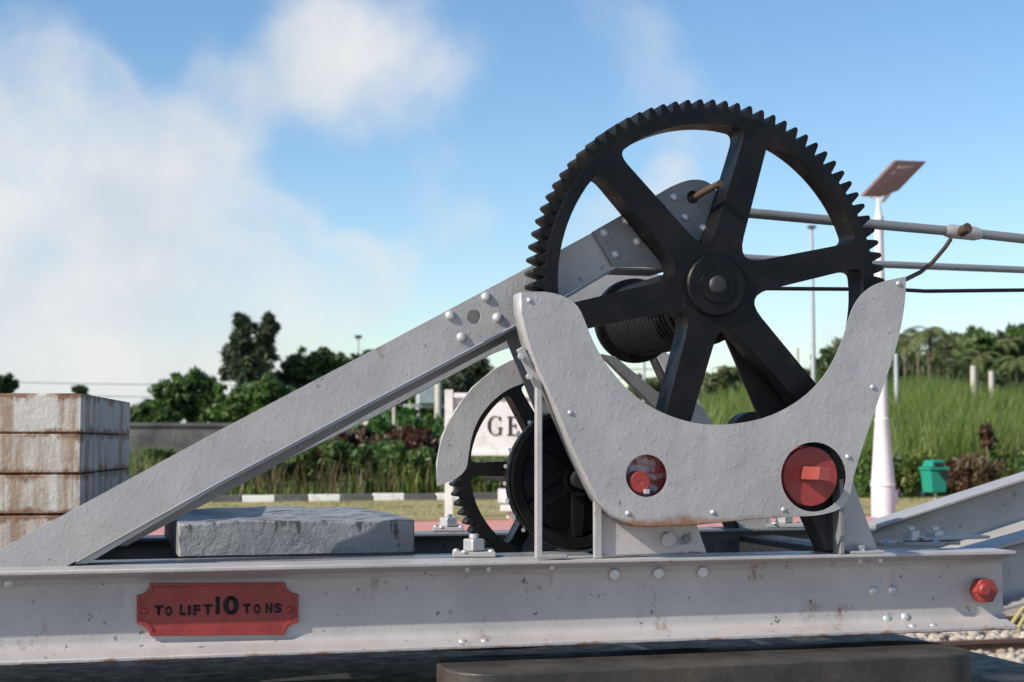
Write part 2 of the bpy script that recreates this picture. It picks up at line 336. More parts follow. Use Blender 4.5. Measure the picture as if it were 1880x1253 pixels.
def extrude_profile(name, prof, A, B, mat, parent, bevel=.003):
    # prof in (y, z) at A; swept along A->B (no rotation of the profile)
    bm = bmesh.new(); a = [bm.verts.new((A[0], A[1]+y, A[2]+z)) for y, z in prof]; b = [bm.verts.new((B[0], B[1]+y, B[2]+z)) for y, z in prof]; n = len(prof)
    for i in range(n): bm.faces.new((a[i], a[(i+1) % n], b[(i+1) % n], b[i]))
    for t in tessellate_polygon([[Vector((y, z, 0)) for y, z in prof]]): bm.faces.new([a[i] for i in t]); bm.faces.new([b[i] for i in reversed(t)])
    return finish(name, bm, mat, parent, 25, bevel)
# ---------------------------------------------------------------- the setting
def sm(t): t = min(1, max(0, t)); return t*t*(3-2*t)
def terrain(x, y):
    d = x*Fv.x+y*Fv.y; u = x*Rv.x+y*Rv.y
    return 0.9 + 1.9*sm((y-31)/32)*sm((u+1)/14) + .35*sm((y-31)/20) + 1.6*sm((d-100)/70)*sm((u-30)/26) + .5*sm((d-62)/60)*sm((u-2)/16)
def build_ground():
    bm = bmesh.new(); add_box(bm, -900, 900, -300, 1500, -.3, 0.0); props(finish('ground', bm, 'gravel'), 'stony track bed beside the platform', kind='structure')
    platform = box('platform', (-60, 70, 16.6, 29.0, -.02, .9), 'paving', None, .01); props(platform, 'low station platform with pink paving', kind='structure')
    props(box('added_near_platform', (-60, 70, -14, 3.9, -.02, .9), 'nearpaving', None, .01), 'unseen pale paved platform added in front of the crane wagon for bounce light', kind='structure')  # unseen platform, added to bounce warm light onto the beam web
    bm = bmesh.new(); n = 40
    vs = [[bm.verts.new((-60+130*i/n, 21.4+.25*math.sin(i*1.9)+(0 if j == 0 else 7.6-.25*math.sin(i*1.9))*j/3, .905+.015*rng.random())) for i in range(n+1)] for j in range(4)]
    for j in range(3):
        for i in range(n): bm.faces.new((vs[j][i], vs[j][i+1], vs[j+1][i+1], vs[j+1][i]))
    props(finish('verge', bm, 'verge'), 'dry grass verge behind the pink paving', kind='structure')
    xs = np.concatenate([np.linspace(-60, 110, 70), [200, 420]]); ys = np.concatenate([np.linspace(29.15, 75, 30), np.linspace(80, 240, 34), [400]])
    v = [(x, y, terrain(x, y)-.03) for y in ys for x in xs]; nx = len(xs); f = [(j*nx+i, j*nx+i+1, (j+1)*nx+i+1, (j+1)*nx+i) for j in range(len(ys)-1) for i in range(nx-1)]
    o = bulk('hillside', v, f, 'earth'); o.data.shade_smooth(); props(o, 'overgrown bank rising to a wooded hill', kind='structure')
    k = props(bpy.data.objects.new('kerb', None), 'row of black and white painted kerb stones', kind='structure'); COL.objects.link(k); k.location = (0, 29, .9); WL[k] = Vector((0, 29, .9))
    for i, x in enumerate(np.arange(-8, 26, .62)):
        bm = bmesh.new(); h = .13+.02*random.random(); add_box(bm, x+.01, x+.605, 28.97+.02*random.random(), 29.15, .85, .9+h)
        finish('kerb_stone', bm, 'kerbwhite' if i % 2 else 'kerbblack', k, None, .012)
    # ballast stones as real stones
    V, Fc = [], []; ico = bmesh.new(); bmesh.ops.create_icosphere(ico, subdivisions=1, radius=1); iv = np.array([v.co[:] for v in ico.verts]); jf = np.array([[v.index for v in f.verts] for f in ico.faces]); ico.free()
    N = 9000; uu = rng.uniform(1.5, 9.5, N); dd = rng.uniform(9.5, 17.8, N); c = 0
    for i in range(N):
        q = UD(uu[i], dd[i]); 
        if q.y > 16.5: continue
        s = rng.uniform(.025, .06); p = iv*(1+rng.uniform(-.35, .35, iv.shape))*s*np.array([1.2, 1, .75]); V.append(p+np.array([q.x, q.y, s*.3+rng.uniform(0,.03)])); Fc.append(jf+c*len(iv)); c += 1
    props(bulk('ballast', np.concatenate(V), np.concatenate(Fc), 'stone'), 'pale ballast stones between the rails', 'ballast', kind='stuff')
def rail(y, lab):
    prof = [(-.07,0),(.07,0),(.07,.012),(.012,.03),(.012,.11),(.036,.12),(.036,.155),(-.036,.155),(-.036,.12),(-.012,.11),(-.012,.03),(-.07,.012)]
    props(extrude_profile('rail', prof, (-40, y, 0), (60, y, 0), 'railsteel', None, 0), lab, 'rail')
build_ground()
for yy, lab in ((5.06,'rusty rail under the name plate side of the wagon'),(6.74,'rusty rail under the rear beam side of the wagon'),(12.9,'rusty rail among pale ballast between wagon and platform track'),(14.58,'rusty rail next to the platform wall')): rail(yy, lab)
# ---------------------------------------------------------------- crane wagon
ZB0, ZB1 = 1.317, 1.605
wag = empty('crane_wagon', (1.0, 5.9, .155), 'dark flat rail wagon with rounded steel bolster carrying the silver crane', 'wagon')
XR = PZ(1815, 1203, 1.14).x
bm = bmesh.new(); add_box(bm, -3.2, XR, 4.95, 7.0, 1.04, 1.14); finish('deck', bm, 'tar', wag, None, .01)
for y0 in (5.0, 6.75): box('sole_bar', (-3.1, XR-.06, y0, y0+.16, .76, 1.038), 'tar', wag, .01)
def bolster():
    a = P(838, 1230, 4.72); b = P(1772, 1190, 4.86); x0, x1 = a.x, b.x+.02; r = .16; y0, y1 = 4.74, 5.16; pts = []
    for cx, cy, a0 in ((x1-r, y0+r, -90), (x1-r, y1-r, 0), (x0+r, y1-r, 90), (x0+r, y0+r, 180)):
        pts += [(cx+r*math.cos(R_(a0+t)), cy+r*math.sin(R_(a0+t))) for t in range(0, 91, 10)]
    bm = bmesh.new(); lo = [bm.verts.new((x, y, 1.142)) for x, y in pts]; hi = [bm.verts.new((x, y, 1.272)) for x, y in pts]; n = len(pts)
    for i in range(n): bm.faces.new((lo[i], lo[(i+1) % n], hi[(i+1) % n], hi[i]))
    bm.faces.new(hi); bm.faces.new(lo[::-1]); finish('bolster', bm, 'bolster', wag, 30, .006)
    bm = bmesh.new(); bmesh.ops.create_cone(bm, cap_ends=True, radius1=.62, radius2=.62, depth=.043, segments=48, matrix=Matrix.Translation((1.35, 5.9, 1.2945))); finish('turntable', bm, 'darksteel', wag, 30)
bolster()
for x in (-2.0, -.2, 1.6, 2.9):
    tube('axle', [(x, 4.98, .6), (x, 6.82, .6)], .06, 'darksteel', wag)
    for y in (5.0, 6.68):
        lathe('wheel', [(.1,y-.03),(.42,y-.03),(.45,y),(.45,y+.1),(.1,y+.12)], (x, .6), 'darksteel', wag, 32)
# ---------------------------------------------------------------- the crane
crane = empty('hand_crane', (1.3, 5.9, 1.318), 'silver painted hand crane with large black toothed gear wheel on twin steel beams', 'crane')
Yw = 5.093                                   # front face of the front web
xl, xr_ = P(-260, 1050, 5.0).x, P(1866, 1012, 5.0).x
fb = extrude_profile('main_beam', ibeam_profile(5.0, 5.2, ZB0, ZB1), (xl, 0, 0), (xr_, 0, 0), 'beam', crane)
rb = extrude_profile('main_beam', ibeam_profile(6.62, 6.82, ZB0, ZB1), (xl, 0, 0), (P(1640, 970, 6.7).x, 0, 0), 'dull_shaded_silver', crane)
ib = extrude_profile('inner_beam', ibeam_profile(5.24, 5.42, ZB0+.05, ZB1), (xl+.1, 0, 0), (P(1080, 1000, 5.3).x, 0, 0), 'dull_shaded_silver', crane)
for px_ in (-190, -30, 1290, 1700):
    x = P(px_, 1050, 5.1).x; box('cross_member', (x-.09, x+.09, 5.19 if px_ > 1000 else 5.43, 6.61, ZB0+.004, ZB1-.03), 'darksteel', crane)
tp = P(-120, 1050, 5.4).x; box('tail_plate', (xl+.05, P(140,1040,5.5).x, 5.2, 6.75, ZB1+.001, ZB1+.012), 'darksteel', crane)
for a, b in ((1126,1055),(1207,1053),(1288,1051)): hexnut('bolt', a, b, Yw, 10, .016, fb, 'rivet', 12)
for a, b, r in ((1604,1085,9),(1638,1083,9),(1628,1138,9),(1662,1134,9),(17,1071,11)): rivet(a, b, Yw, r, fb)
for a, b in ((853,1181),(893,1179),(1687,1153),(1722,1151)):
    q = PZ(a, b, ZB0+.02); top_rivet(q.x, 5.04, ZB0+.018, .017, fb)
for a in (857, 896, 1012, 1578, 1615):                    # bolt ends under the top flange
    q = P(a, 1050, 5.05); bm = bmesh.new(); add_tube(bm, [(q.x, 5.045, ZB1-.035), (q.x, 5.045, ZB1-.012)], .009, 8); finish('bolt', bm, 'rivet', fb, 40)
pn = lathe('washer', [(.043, Yw-.001), (.043, Yw-.006)], (P(1797,1083,Yw).x, P(1797,1083,Yw).z), 'rivet', fb, 28)
nut = hexnut('pin_nut', 1799, 1083, Yw-.006, 24, .05, fb, 'red'); q = P(1803, 1082, Yw-.056)
lathe('pin_end', [(.024, Yw-.056), (.024, Yw-.078), (.018, Yw-.084)], (q.x, q.z), 'red', fb, 20)
# name plate
def name_plate():
    Y = Yw-.012; x0, x1, y0, y1, n = 251, 548, 1071, 1167, 24
    def notch(cx, cy, a0): return [(cx+n*math.cos(R_(a0-t)), cy+n*.9*math.sin(R_(a0-t))) for t in range(0, 91, 15)]
    def tilt(p): return (p[0], p[1]-(p[0]-400)*.008)
    def outline(s):
        a, b, c, d = x0+s, x1-s, y0+s, y1-s
        return [tilt(p) for p in notch(a, c, 90)+notch(b, c, 180)+notch(b, d, 270)+notch(a, d, 360)]
    o = plate('name_plate', outline(0), Y, .012, 'red', crane, (), .002, None); o['label'] = 'red cast plate lettered TO LIFT 10 TONS'
    bm = bmesh.new(); add_prism(bm, pxs(outline(0.5), Y-.005), [pxs(outline(6), Y-.005)], Y-.005, Y-.0005); finish('border', bm, 'red', o, None, .001)
    for px in (266, 532): rivet(px, tilt((px, 1121))[1], Y-.0005, 6, o, 'red')
    cu = bpy.data.curves.new('letter', 'FONT'); cu.offset = .036; tmp = bpy.data.objects.new('letter_source', cu); COL.objects.link(tmp)
    for ch, a, b, c, d in (('T',283,300,1112,1130),('O',303,316,1114,1131),('L',330,341,1111,1130),('I',345,350,1112,1130),('F',355,367,1111,1130),('T',373,390,1110,1129),('1',396,403,1096,1128),('0',410,438,1095,1129),
                           ('T',446,460,1109,1127),('O',466,478,1110,1127),('N',488,500,1108,1126),('S',504,517,1108,1126)):
        cu.body = 'I' if ch == '1' else ch; bpy.context.view_layer.update()
        me = bpy.data.meshes.new_from_object(tmp.evaluated_get(bpy.context.evaluated_depsgraph_get())); bm = bmesh.new(); bm.from_mesh(me)
        xs = [v.co.x for v in bm.verts]; ys = [v.co.y for v in bm.verts]; mx, Mx, my, My = min(xs), max(xs), min(ys), max(ys)
        for v in bm.verts:
            q = P(a+(v.co.x-mx)/(Mx-mx)*(b-a), d-(v.co.y-my)/(My-my)*(d-c), Y-.004); v.co = q
        r = bmesh.ops.extrude_face_region(bm, geom=bm.faces[:]); bmesh.ops.translate(bm, verts=[v for v in r['geom'] if isinstance(v, bmesh.types.BMVert)], vec=(0, .0036, 0))
        finish('letter', bm, 'letter', o)
    bpy.data.objects.remove(tmp)
name_plate()
# the long stay: a face plate with a riveted angle along its lower edge
Ys = 5.17
st = plate('stay', [(-70,1049),(0,1009),(400,792),(700,635),(965,494),(1190,372),(1200,470),(1125,492),(950,594),(700,726),(400,886),(122,1040),(122,1043)], Ys, .014, 'silver', crane, [circ(870,582,13,13,24)], 0)
plate('stay_flange', [(135,1037),(400,889),(700,729),(950,597),(1122,495),(1122,500),(950,602),(700,734),(400,894),(160,1036)], Ys+.016, .11, 'silver', st)
lathe('sleeve', [(.034,5.21),(.034,5.25)], (P(868,582,5.186).x, P(868,582,5.186).z), 'dull_shaded_silver', st, 24)
bm = bmesh.new(); dl = [(200,1003),(400,890),(470,852),(700,729),(950,600),(950,616),(700,747),(470,876),(232,1003)]
add_prism(bm, pxs(dl, Ys+.128), [], Ys+.128, Ys+.14); finish('stay_angle', bm, 'dull_shaded_silver', st, None, .002)
for a, b in ((827,580),(893,546),(914,584),(848,620)): rivet(a, b, Ys, 10, st)
ck = plate('cheek_plate', chaikin([(1088,426),(1088,426),(1200,362),(1240,338),(1275,328),(1305,335),(1322,362),(1326,400),(1335,470),(1335,520),(1230,520),(1220,490),(1126,490),(1126,490)], 2), Ys-.014, .013, 'dull_shaded_silver', crane, [circ(1272,362,11,12,20)])
for a, b in ((1109,427),(1170,443),(1130,467),(1150,405),(1237,362),(1258,399),(1291,419)): rivet(a, b, Ys-.014, 9, ck)
bm = bmesh.new(); a = P(1130,491,Ys); b = P(1225,491,Ys); add_box(bm, a.x, b.x, Ys, Ys+.18, a.z-.008, a.z); finish('cheek_flange', bm, 'dull_shaded_silver', ck, None, .002)
q = P(1268,364,5.19); lathe('dark_hole_backing', [(.034,5.19),(.034,5.26)], (q.x, q.z), 'darksteel', ck, 24)  # dark disc added behind the pin hole to stand for its shade
tube('locking_pin', [P(1262,372,5.2), P(1290,354,5.06), P(1322,337,4.93)], .0125, 'rustrod', ck, 12)
# rear side frame
rs = plate('rear_stay', [(60,1000),(700,690),(905,570),(1045,500),(1180,505),(1235,505),(1235,560),(1040,600),(905,650),(700,760),(240,985),(80,985)], 6.64, .014, 'silver', crane)
plate('rear_cheek', chaikin([(1010,530),(1010,530),(1110,470),(1150,450),(1190,460),(1210,500),(1205,545),(1205,545),(1050,570)], 2), 6.62, .013, 'silver', rs)
plate('rear_leg', [(1195,630),(1235,655),(1425,972),(1360,972)], 6.66, .014, 'silver', crane)
plate('leg_web', [(1195,640),(1205,636),(1372,972),(1343,972)], 6.68, .09, 'darksteel', crane)
# front legs
lg = plate('front_leg', [(1290,520),(1350,520),(1560,1012),(1500,1012)], 5.215, .02, 'darksteel', crane)  # leg coloured dark to stand for the gear's shadow on it
fl = plate('foot_gusset', [(1520,880),(1562,872),(1612,1013),(1549,1013)], 5.06, .012, 'silver', crane)
bm = bmesh.new(); a = P(1547,880,5.0); b = P(1547,1013,5.0); add_box(bm, b.x-.008, b.x+.008, 5.0, 5.058, ZB1+.001, a.z); finish('gusset_angle', bm, 'dull_shaded_silver', fl, None, .002)
plate('gusset_return', [(1480,930),(1512,920),(1552,1013),(1518,1013)], 5.08, .1, 'darksteel', fl)
box('foot_flange', (P(1549,1013,5.06).x, P(1612,1013,5.06).x, 5.01, 5.059, ZB1+.001, ZB1+.010), 'silver', fl, .002)
q = P(1580,1013,5.035); bm = bmesh.new(); add_tube(bm, [(q.x, 5.03, ZB1+.01), (q.x, 5.03, ZB1+.03)], .015, 6); finish('bolt', bm, 'rivet', fl)
br = plate('bracket_plate', [(1100,900),(1180,930),(1275,950),(1298,1016),(1100,1021)], 5.05, .014, 'beam', crane)
bm = bmesh.new(); a = P(1088,915,5.05); b = P(1102,1020,5.05); add_box(bm, a.x, b.x, 5.03, 5.049, ZB1+.001, a.z); finish('bracket_angle', bm, 'silver', br, None, .002)
hexnut('bolt', 1226, 991, 5.05, 15, .018, br, 'beam', 8); hexnut('bolt', 1259, 990, 5.05, 9, .014, br, 'dull_shaded_silver', 6)
tube('split_pin', [P(1250,1000,5.03), P(1262,985,5.028), P(1268,979,5.028)], .004, 'dull_shaded_silver', br, 6)
plate('strut', [(925,612),(960,594),(1020,760),(985,760)], 5.26, .012, 'dull_shaded_silver', crane)
plate('strut', [(1105,650),(1130,655),(1270,772),(1240,785)], 5.5, .05, 'dull_shaded_silver', crane)
# gears
def gear(name, c, Y0, Y1, Rt, Rr, Ri, hub, N, th0, w0, w1, nsp, parent, mats=('black','tooth'), fil=.055, twist=0):
    holes = []; al = 2*math.pi/nsp
    def edge(th, sgn, r):                        # point on a spoke's edge at distance r along the spoke
        w = (w0+(w1-w0)*min(1, r/Ri))*sgn; return (r*math.cos(th)-w*math.sin(th), r*math.sin(th)+w*math.cos(th))
    for k in range(nsp):
        t1, t2 = th0+k*al, th0+(k+1)*al; rv = w0/math.sin(al/2)/1.0; mid = (t1+t2)/2
        A = edge(t1, 1, math.sqrt(Ri*Ri-w1*w1)); B = edge(t2, -1, math.sqrt(Ri*Ri-w1*w1)); V = (rv*math.cos(mid), rv*math.sin(mid))
        aa, ab = math.atan2(A[1], A[0]), math.atan2(B[1], B[0]); ab += 2*math.pi if ab < aa else 0
        arc = [(Ri*math.cos(aa+(ab-aa)*i/14), Ri*math.sin(aa+(ab-aa)*i/14)) for i in range(15)]
        def fillet(p0, p, p1, r, n=6):
            d0 = Vector((p0[0]-p[0], p0[1]-p[1])); d1 = Vector((p1[0]-p[0], p1[1]-p[1])); a = Vector(p)+d0.normalized()*min(r, d0.length*.45); b = Vector(p)+d1.normalized()*min(r, d1.length*.45)
            return [tuple(a*(1-t)**2+Vector(p)*2*t*(1-t)+b*t*t) for t in [i/n for i in range(n+1)]]
        core = arc[2:-2]
        holes.append(fillet(B, V, A, fil*1.9)+fillet(V, A, core[0], fil)+core+fillet(core[-1], B, V, fil))
    body = [(c[0]+Rr*math.cos(2*math.pi*i/180), c[1]+Rr*math.sin(2*math.pi*i/180)) for i in range(180)]
    bm = bmesh.new(); add_prism(bm, body, [[(c[0]+x, c[1]+y) for x, y in h] for h in holes], Y0, Y1)
    o = finish(name, bm, mats[0], parent, 30, .006, center=(c[0], (Y0+Y1)/2, c[1]))
    if N:
        p = 2*math.pi*Rr/N; t = (Y1-Y0)/2; prof = [(-.46*p,-.008),(-.34*p,(Rt-Rr)*.35),(-.2*p,(Rt-Rr)*.85),(-.1*p,Rt-Rr),(.1*p,Rt-Rr),(.2*p,(Rt-Rr)*.85),(.34*p,(Rt-Rr)*.35),(.46*p,-.008)]
        bm = bmesh.new(); add_prism(bm, [(x, Rr+z) for x, z in prof], [], -t+.004, t-.004); bmesh.ops.recalc_face_normals(bm, faces=bm.faces); me = bpy.data.meshes.new('gear_tooth'); bm.to_mesh(me); bm.free(); me.materials.append(M[mats[1]])
        for k in range(N):
            q = link('gear_tooth', me, None, o, WL[o]); q.rotation_euler = (0, 2*math.pi*(k+twist)/N, 0)
    return o
hc = P(1313, 525, 5.03); HC = (hc.x, hc.z)
g1 = gear('gear_wheel', HC, 5.03, 5.15, .672, .628, .584, .12, 87, R_(13), .057, .047, 6, crane); g1['label'] = 'large black spoked gear wheel with worn teeth'
lathe('hub', [(.112,5.03),(.112,5.016),(.106,5.010),(.066,5.010),(.064,5.004),(.04,5.003)], HC, 'black', g1, 40)
hx = bmesh.new(); add_lathe(hx, [(.034,5.003),(.03,4.996),(.022,4.993)], HC, 20); finish('axle_end', hx, 'darksteel', g1, 40)
lathe('shaft', [(.045,5.15),(.045,6.9)], HC, 'darksteel', crane, 24)
# gear guard
gout = [(957,537),(957,537),(1000,535),(1035,543),(1060,560),(1071,582),(1080,606),(1092,634),(1112,668),(1142,706),(1176,736),(1212,757),(1252,772),(1292,780),(1340,780),(1390,772),(1432,757),(1472,733),(1506,701),(1530,664),(1547,624),(1559,582),(1571,554),(1590,532),(1615,518),(1663,508),(1663,508),(1663,545),(1655,600),(1641,655),(1624,702),(1602,768),(1580,832),(1566,880),(1560,915),(1545,936),(1500,948),(1440,949),(1380,953),(1280,963),(1185,967),(1158,965),(1128,948),(1100,918),(1083,885),(1060,838),(1040,790),(1015,730),(990,680),(970,625),(958,575)]
GY = 4.955
gg = plate('gear_guard', chaikin(gout, 2), GY, .004, 'guard', crane, [circ(1187,874,38,39), circ(1494,876,60,64)], .0012); gg['label'] = 'silver sheet guard round the lower half of the big gear'
lip = [(957,537),(958,575),(970,625),(990,680),(1015,730),(1040,790),(1060,838),(1083,885),(1100,918),(1128,948),(1158,965),(1185,967),(1280,963),(1380,953),(1440,949)]
bm = bmesh.new(); a = [P(x, y, GY+.005) for x, y in lip]
r0 = [bm.verts.new(p) for p in a]; r1 = [bm.verts.new(p+Vector((0,.10,0))) for p in a]
for i in range(len(a)-1): bm.faces.new((r0[i], r0[i+1], r1[i+1], r1[i]))
o = finish('guard_edge', bm, 'guard', gg, 40); s = o.modifiers.new('s','SOLIDIFY'); s.thickness = .004; s.offset = 0
for a, b in ((972,552),(1047,758),(1153,943),(1309,941),(1439,936),(1557,839),(1602,711),(1650,521)): rivet(a, b, GY, 5, gg)
def shaft_end(px, py, rp, Y, mat, name):
    q = P(px, py, Y); r = rp*q.dot(Fv)/FPX; return lathe(name, [(r*.97,Y),(r,Y+.006),(r,Y+.05)], (q.x, q.z), mat, crane, 40, 40), q
sc, q = shaft_end(1488, 875, 55, 4.985, 'red', 'shaft_cap'); sc['label'] = 'large red shaft end with square crank stub'
q = P(1482, 870, 4.985); hs = .0235; bm = bmesh.new(); add_box(bm, q.x-hs, q.x+hs, 4.85, 4.984, q.z-hs, q.z+hs); bmesh.ops.rotate(bm, cent=(q.x,4.9,q.z), matrix=Matrix.Rotation(R_(8),3,'Y'), verts=bm.verts); finish('crank_stub', bm, 'redbright', sc, None, .004)
sc2, q = shaft_end(1187, 874, 41, 5.005, 'redpeel', 'shaft_plate'); sc2['label'] = 'silver disc with peeling red paint'
q = P(1174, 886, 4.97); lathe('shaft_boss', [(.008,4.9635),(.009,4.9625),(.034,4.962),(.039,4.967),(.039,5.0045)], (q.x, q.z), 'red', sc2, 32)
q = P(1187, 903, 4.96); box('key', (q.x-.01, q.x+.01, 4.955, 5.004, q.z-.008, q.z+.008), 'rivet', sc2, .002)
for px, py, rp in ((1187,874,50),(1494,876,74)):
    q = P(px, py, 5.04); rr_ = rp*q.dot(Fv)/FPX; lathe('pinion', [(.03,5.056),(rr_,5.057),(rr_,5.13),(.03,5.131)], (q.x, q.z), 'black', crane, 40)
for nm, px, py in (('pinion_shaft',1187,874),('pinion_shaft',1488,875)):
    q = P(px, py, 5.06); lathe(nm, [(.04,5.058),(.04,6.75)], (q.x, q.z), 'darksteel', crane, 20)
# drum, brake wheel, second gear
dq = P(1163, 590, 5.98); DC = (dq.x, dq.z)
prof = [(.05,5.18),(.15,5.2),(.15,5.24),(.125,5.25)]
y = 5.25
while y < 5.9: prof += [(.128,y+.002),(.150,y+.014),(.150,y+.024),(.128,y+.036)]; y += .04
prof += [(.128,5.93),(.128,5.94)]
dr = lathe('rope_drum', prof, DC, 'rope', crane, 48, 50)
lathe('drum_flange', [(.03,5.942),(.172,5.944),(.176,5.95),(.176,5.975),(.172,5.98),(.03,5.982)], DC, 'black', dr, 56)
tube('hoist_rope', [P(1240,528,5.86)]+[P(1240+i*80, 529+i*.55, 5.86) for i in range(1, 6)]+[P(1700,535,5.86), P(1880,533,5.86), P(2200,528,5.86)], .0085, 'rope', crane, 8)
bq = P(1062, 880, 5.36); BC = (bq.x, bq.z)
bw = lathe('brake_wheel', [(.05,5.36),(.05,5.345),(.062,5.345),(.062,5.39),(.20,5.40),(.215,5.36),(.25,5.355),(.255,5.36),(.255,5.45),(.06,5.455)], BC, 'black', crane, 64)
for k in range(6):
    a = R_(30+60*k); d = Vector((math.cos(a), 0, math.sin(a))); n_ = Vector((-d.z, 0, d.x)); bm = bmesh.new(); C = Vector((BC[0], 0, BC[1])); vs = []
    add_prism(bm, [((C+d*r+n_*s).x, (C+d*r+n_*s).z) for r, s in ((.055,-.028),(.212,-.017),(.212,.017),(.055,.028))], [], 5.362, 5.402); finish('rib', bm, 'black', bw, None, .006)
bb = lathe('brake_band', [(.2565,5.385),(.262,5.385),(.262,5.425),(.2565,5.425)], BC, 'bolster', bw, 72, ring=True)
for k in range(9):
    a = R_(118+13*k); x, z = BC[0]+.262*math.cos(a), BC[1]+.262*math.sin(a); bm = bmesh.new(); add_tube(bm, [(x, 5.395, z), (x+.014*math.cos(a), 5.38, z+.014*math.sin(a))], .008, 8); finish('bolt', bm, 'rivet', bb)
g2q = P(1024, 861, 5.56)
g2 = gear('gear_wheel', (g2q.x, g2q.z), 5.56, 5.65, .407, .379, .342, .08, 66, R_(0), .032, .024, 6, crane, fil=.03); g2['label'] = 'smaller black gear under the curved silver guard'
lathe('hub', [(.08,5.52),(.08,5.7)], (g2q.x, g2q.z), 'black', g2, 32)
lathe('shaft', [(.035,5.3),(.035,6.7)], BC, 'darksteel', crane, 20)
ag = plate('gear_guard', chaikin([(803,893),(803,893),(802,850),(812,800),(834,756),(868,711),(905,680),(938,662),(985,648),(985,648),(990,695),(936,712),(904,736),(880,766),(866,800),(860,838),(857,862),(838,880)], 2), 5.44, .004, 'silver', crane, (), .0012); ag['label'] = 'curved silver sheet guard over the smaller gear'
bm = bmesh.new(); a = [P(x, y, 5.445) for x, y in ((803,890),(802,850),(812,800),(834,756),(868,711),(905,680),(938,662),(985,648))]
r0 = [bm.verts.new(p) for p in a]; r1 = [bm.verts.new(p+Vector((0,.018,0))) for p in a]
for i in range(len(a)-1): bm.faces.new((r0[i], r0[i+1], r1[i+1], r1[i]))
o = finish('guard_edge', bm, 'silver', ag, 40); s = o.modifiers.new('s','SOLIDIFY'); s.thickness = .003
dw = P(1385, 800, 5.9); lathe('brake_drum', [(.05,5.9),(.10,5.9),(.10,5.98),(.05,5.99)], (dw.x, dw.z), 'black', crane, 40)
# flat strap bar
bm = bmesh.new(); Y = 5.0; sp = [(985,1026),(985,712),(951,642),(962,636),(996,708),(996,1018),(1042,1018),(1042,1026)]
add_prism(bm, pxs(sp, Y), [], Y, Y+.028); sb = finish('strap_bar', bm, 'silver', crane, None, .003)
for a, b in ((955,655),(970,692)): hexnut('bolt', a, b, Y, 6, .022, sb, 'rivet', 6)
# clamp plates with big nuts on the beams
def clamp(px, py, z, w, d, nw, nh, parent, rivs=True, yshift=0):
    q = PZ(px, py, z); c = empty('clamp_plate', (q.x, q.y+yshift, z)); c.parent = parent; c.location = WL[c]-WL[parent]; x, y = q.x, q.y+yshift; WL[c] = Vector((x, y, z))
    bm = bmesh.new(); add_box(bm, x-w, x+w, y-d, y+d, z+.001, z+.018); bmesh.ops.rotate(bm, cent=(x,y,z), matrix=Matrix.Rotation(R_(-12),3,'Z'), verts=bm.verts); finish('base_plate', bm, 'silver', c, None, .003)
    bm = bmesh.new(); add_box(bm, x-nw, x+nw, y-nw, y+nw, z+.0185, z+nh); bmesh.ops.rotate(bm, cent=(x,y,z), matrix=Matrix.Rotation(R_(25),3,'Z'), verts=bm.verts); finish('nut', bm, 'rivet', c, None, .006)
    bm = bmesh.new(); add_tube(bm, [(x,y,z+nh), (x,y,z+nh+.016)], nw*.62, 14); finish('stud', bm, 'rivet', c, 40, .002)
    if rivs:
        for sx, sy in ((-.75,.6),(.75,-.55),(-.55,-.7),(.8,.7)): top_rivet(x+w*sx, y+d*sy, z+.018, .013, c)
clamp(870, 1022, ZB1+.001, .075, .05, .028, .062, crane); clamp(823, 975, ZB1+.001, .07, .05, .03, .06, crane)
clamp(1672, 1003, ZB1+.001, .12, .05, .026, .06, crane); clamp(1716, 1000, ZB1+.001, .09, .04, .026, .055, crane); clamp(1440, 968, ZB1+.001, .12, .05, .03, .06, crane)
q = PZ(1745, 1000, ZB1+.002); bm = bmesh.new(); add_box(bm, q.x-.16, q.x+.17, q.y-.035, q.y+.035, ZB1+.022, ZB1+.034); bmesh.ops.rotate(bm, cent=q, matrix=Matrix.Rotation(R_(10),3,'Z'), verts=bm.verts); finish('tie_strap', bm, 'silver', crane, None, .003)
# tie rods and boom
t1 = tube('tie_rod', [P(1290,384,5.35), P(1380,392,5.35), P(1545,407,5.35), P(1770,427,5.35), P(1880,439,5.35), P(2300,482,5.35)], .0195, 'dull_shaded_silver', crane, 16)
tube('rod_joint', [P(1735,424,5.35), P(1745,425,5.35), P(1790,429.5,5.35), P(1800,430.5,5.35)], [.0215,.028,.028,.0215], 'silver', t1, 12)
tube('joint_pin', [P(1762,430,5.40), P(1768,424,5.30), P(1778,418,5.27)], .021, 'rustrod', t1, 8)
tube('bent_rod', [P(1745,440,5.33), P(1735,455,5.3), P(1712,482,5.25), P(1690,500,5.2), P(1664,513,5.1), P(1640,520,5.02)], .0085, 'rustrod', t1, 10)
tube('tie_rod', [P(1200,462,6.7), P(1390,475,6.7), P(1625,486,6.7), P(1880,496,6.7), P(2300,513,6.7)], .0175, 'dull_shaded_silver', crane, 14)
def boom(top0, top1, Y, h, name, mat='dull_shaded_silver'):
    A = P(*top0, Y); B = P(*top1, Y); B = A+(B-A)*2.2; pr = ibeam_profile(-.085, .085, -h, 0, .014, .016); o = extrude_profile(name, pr, A, B, mat, crane, .002); return o
boom((1600,962),(1880,872), 6.5, .25, 'boom_beam', 'silver'); boom((1745,1018),(1880,981), 5.42, .26, 'boom_beam', 'silver')
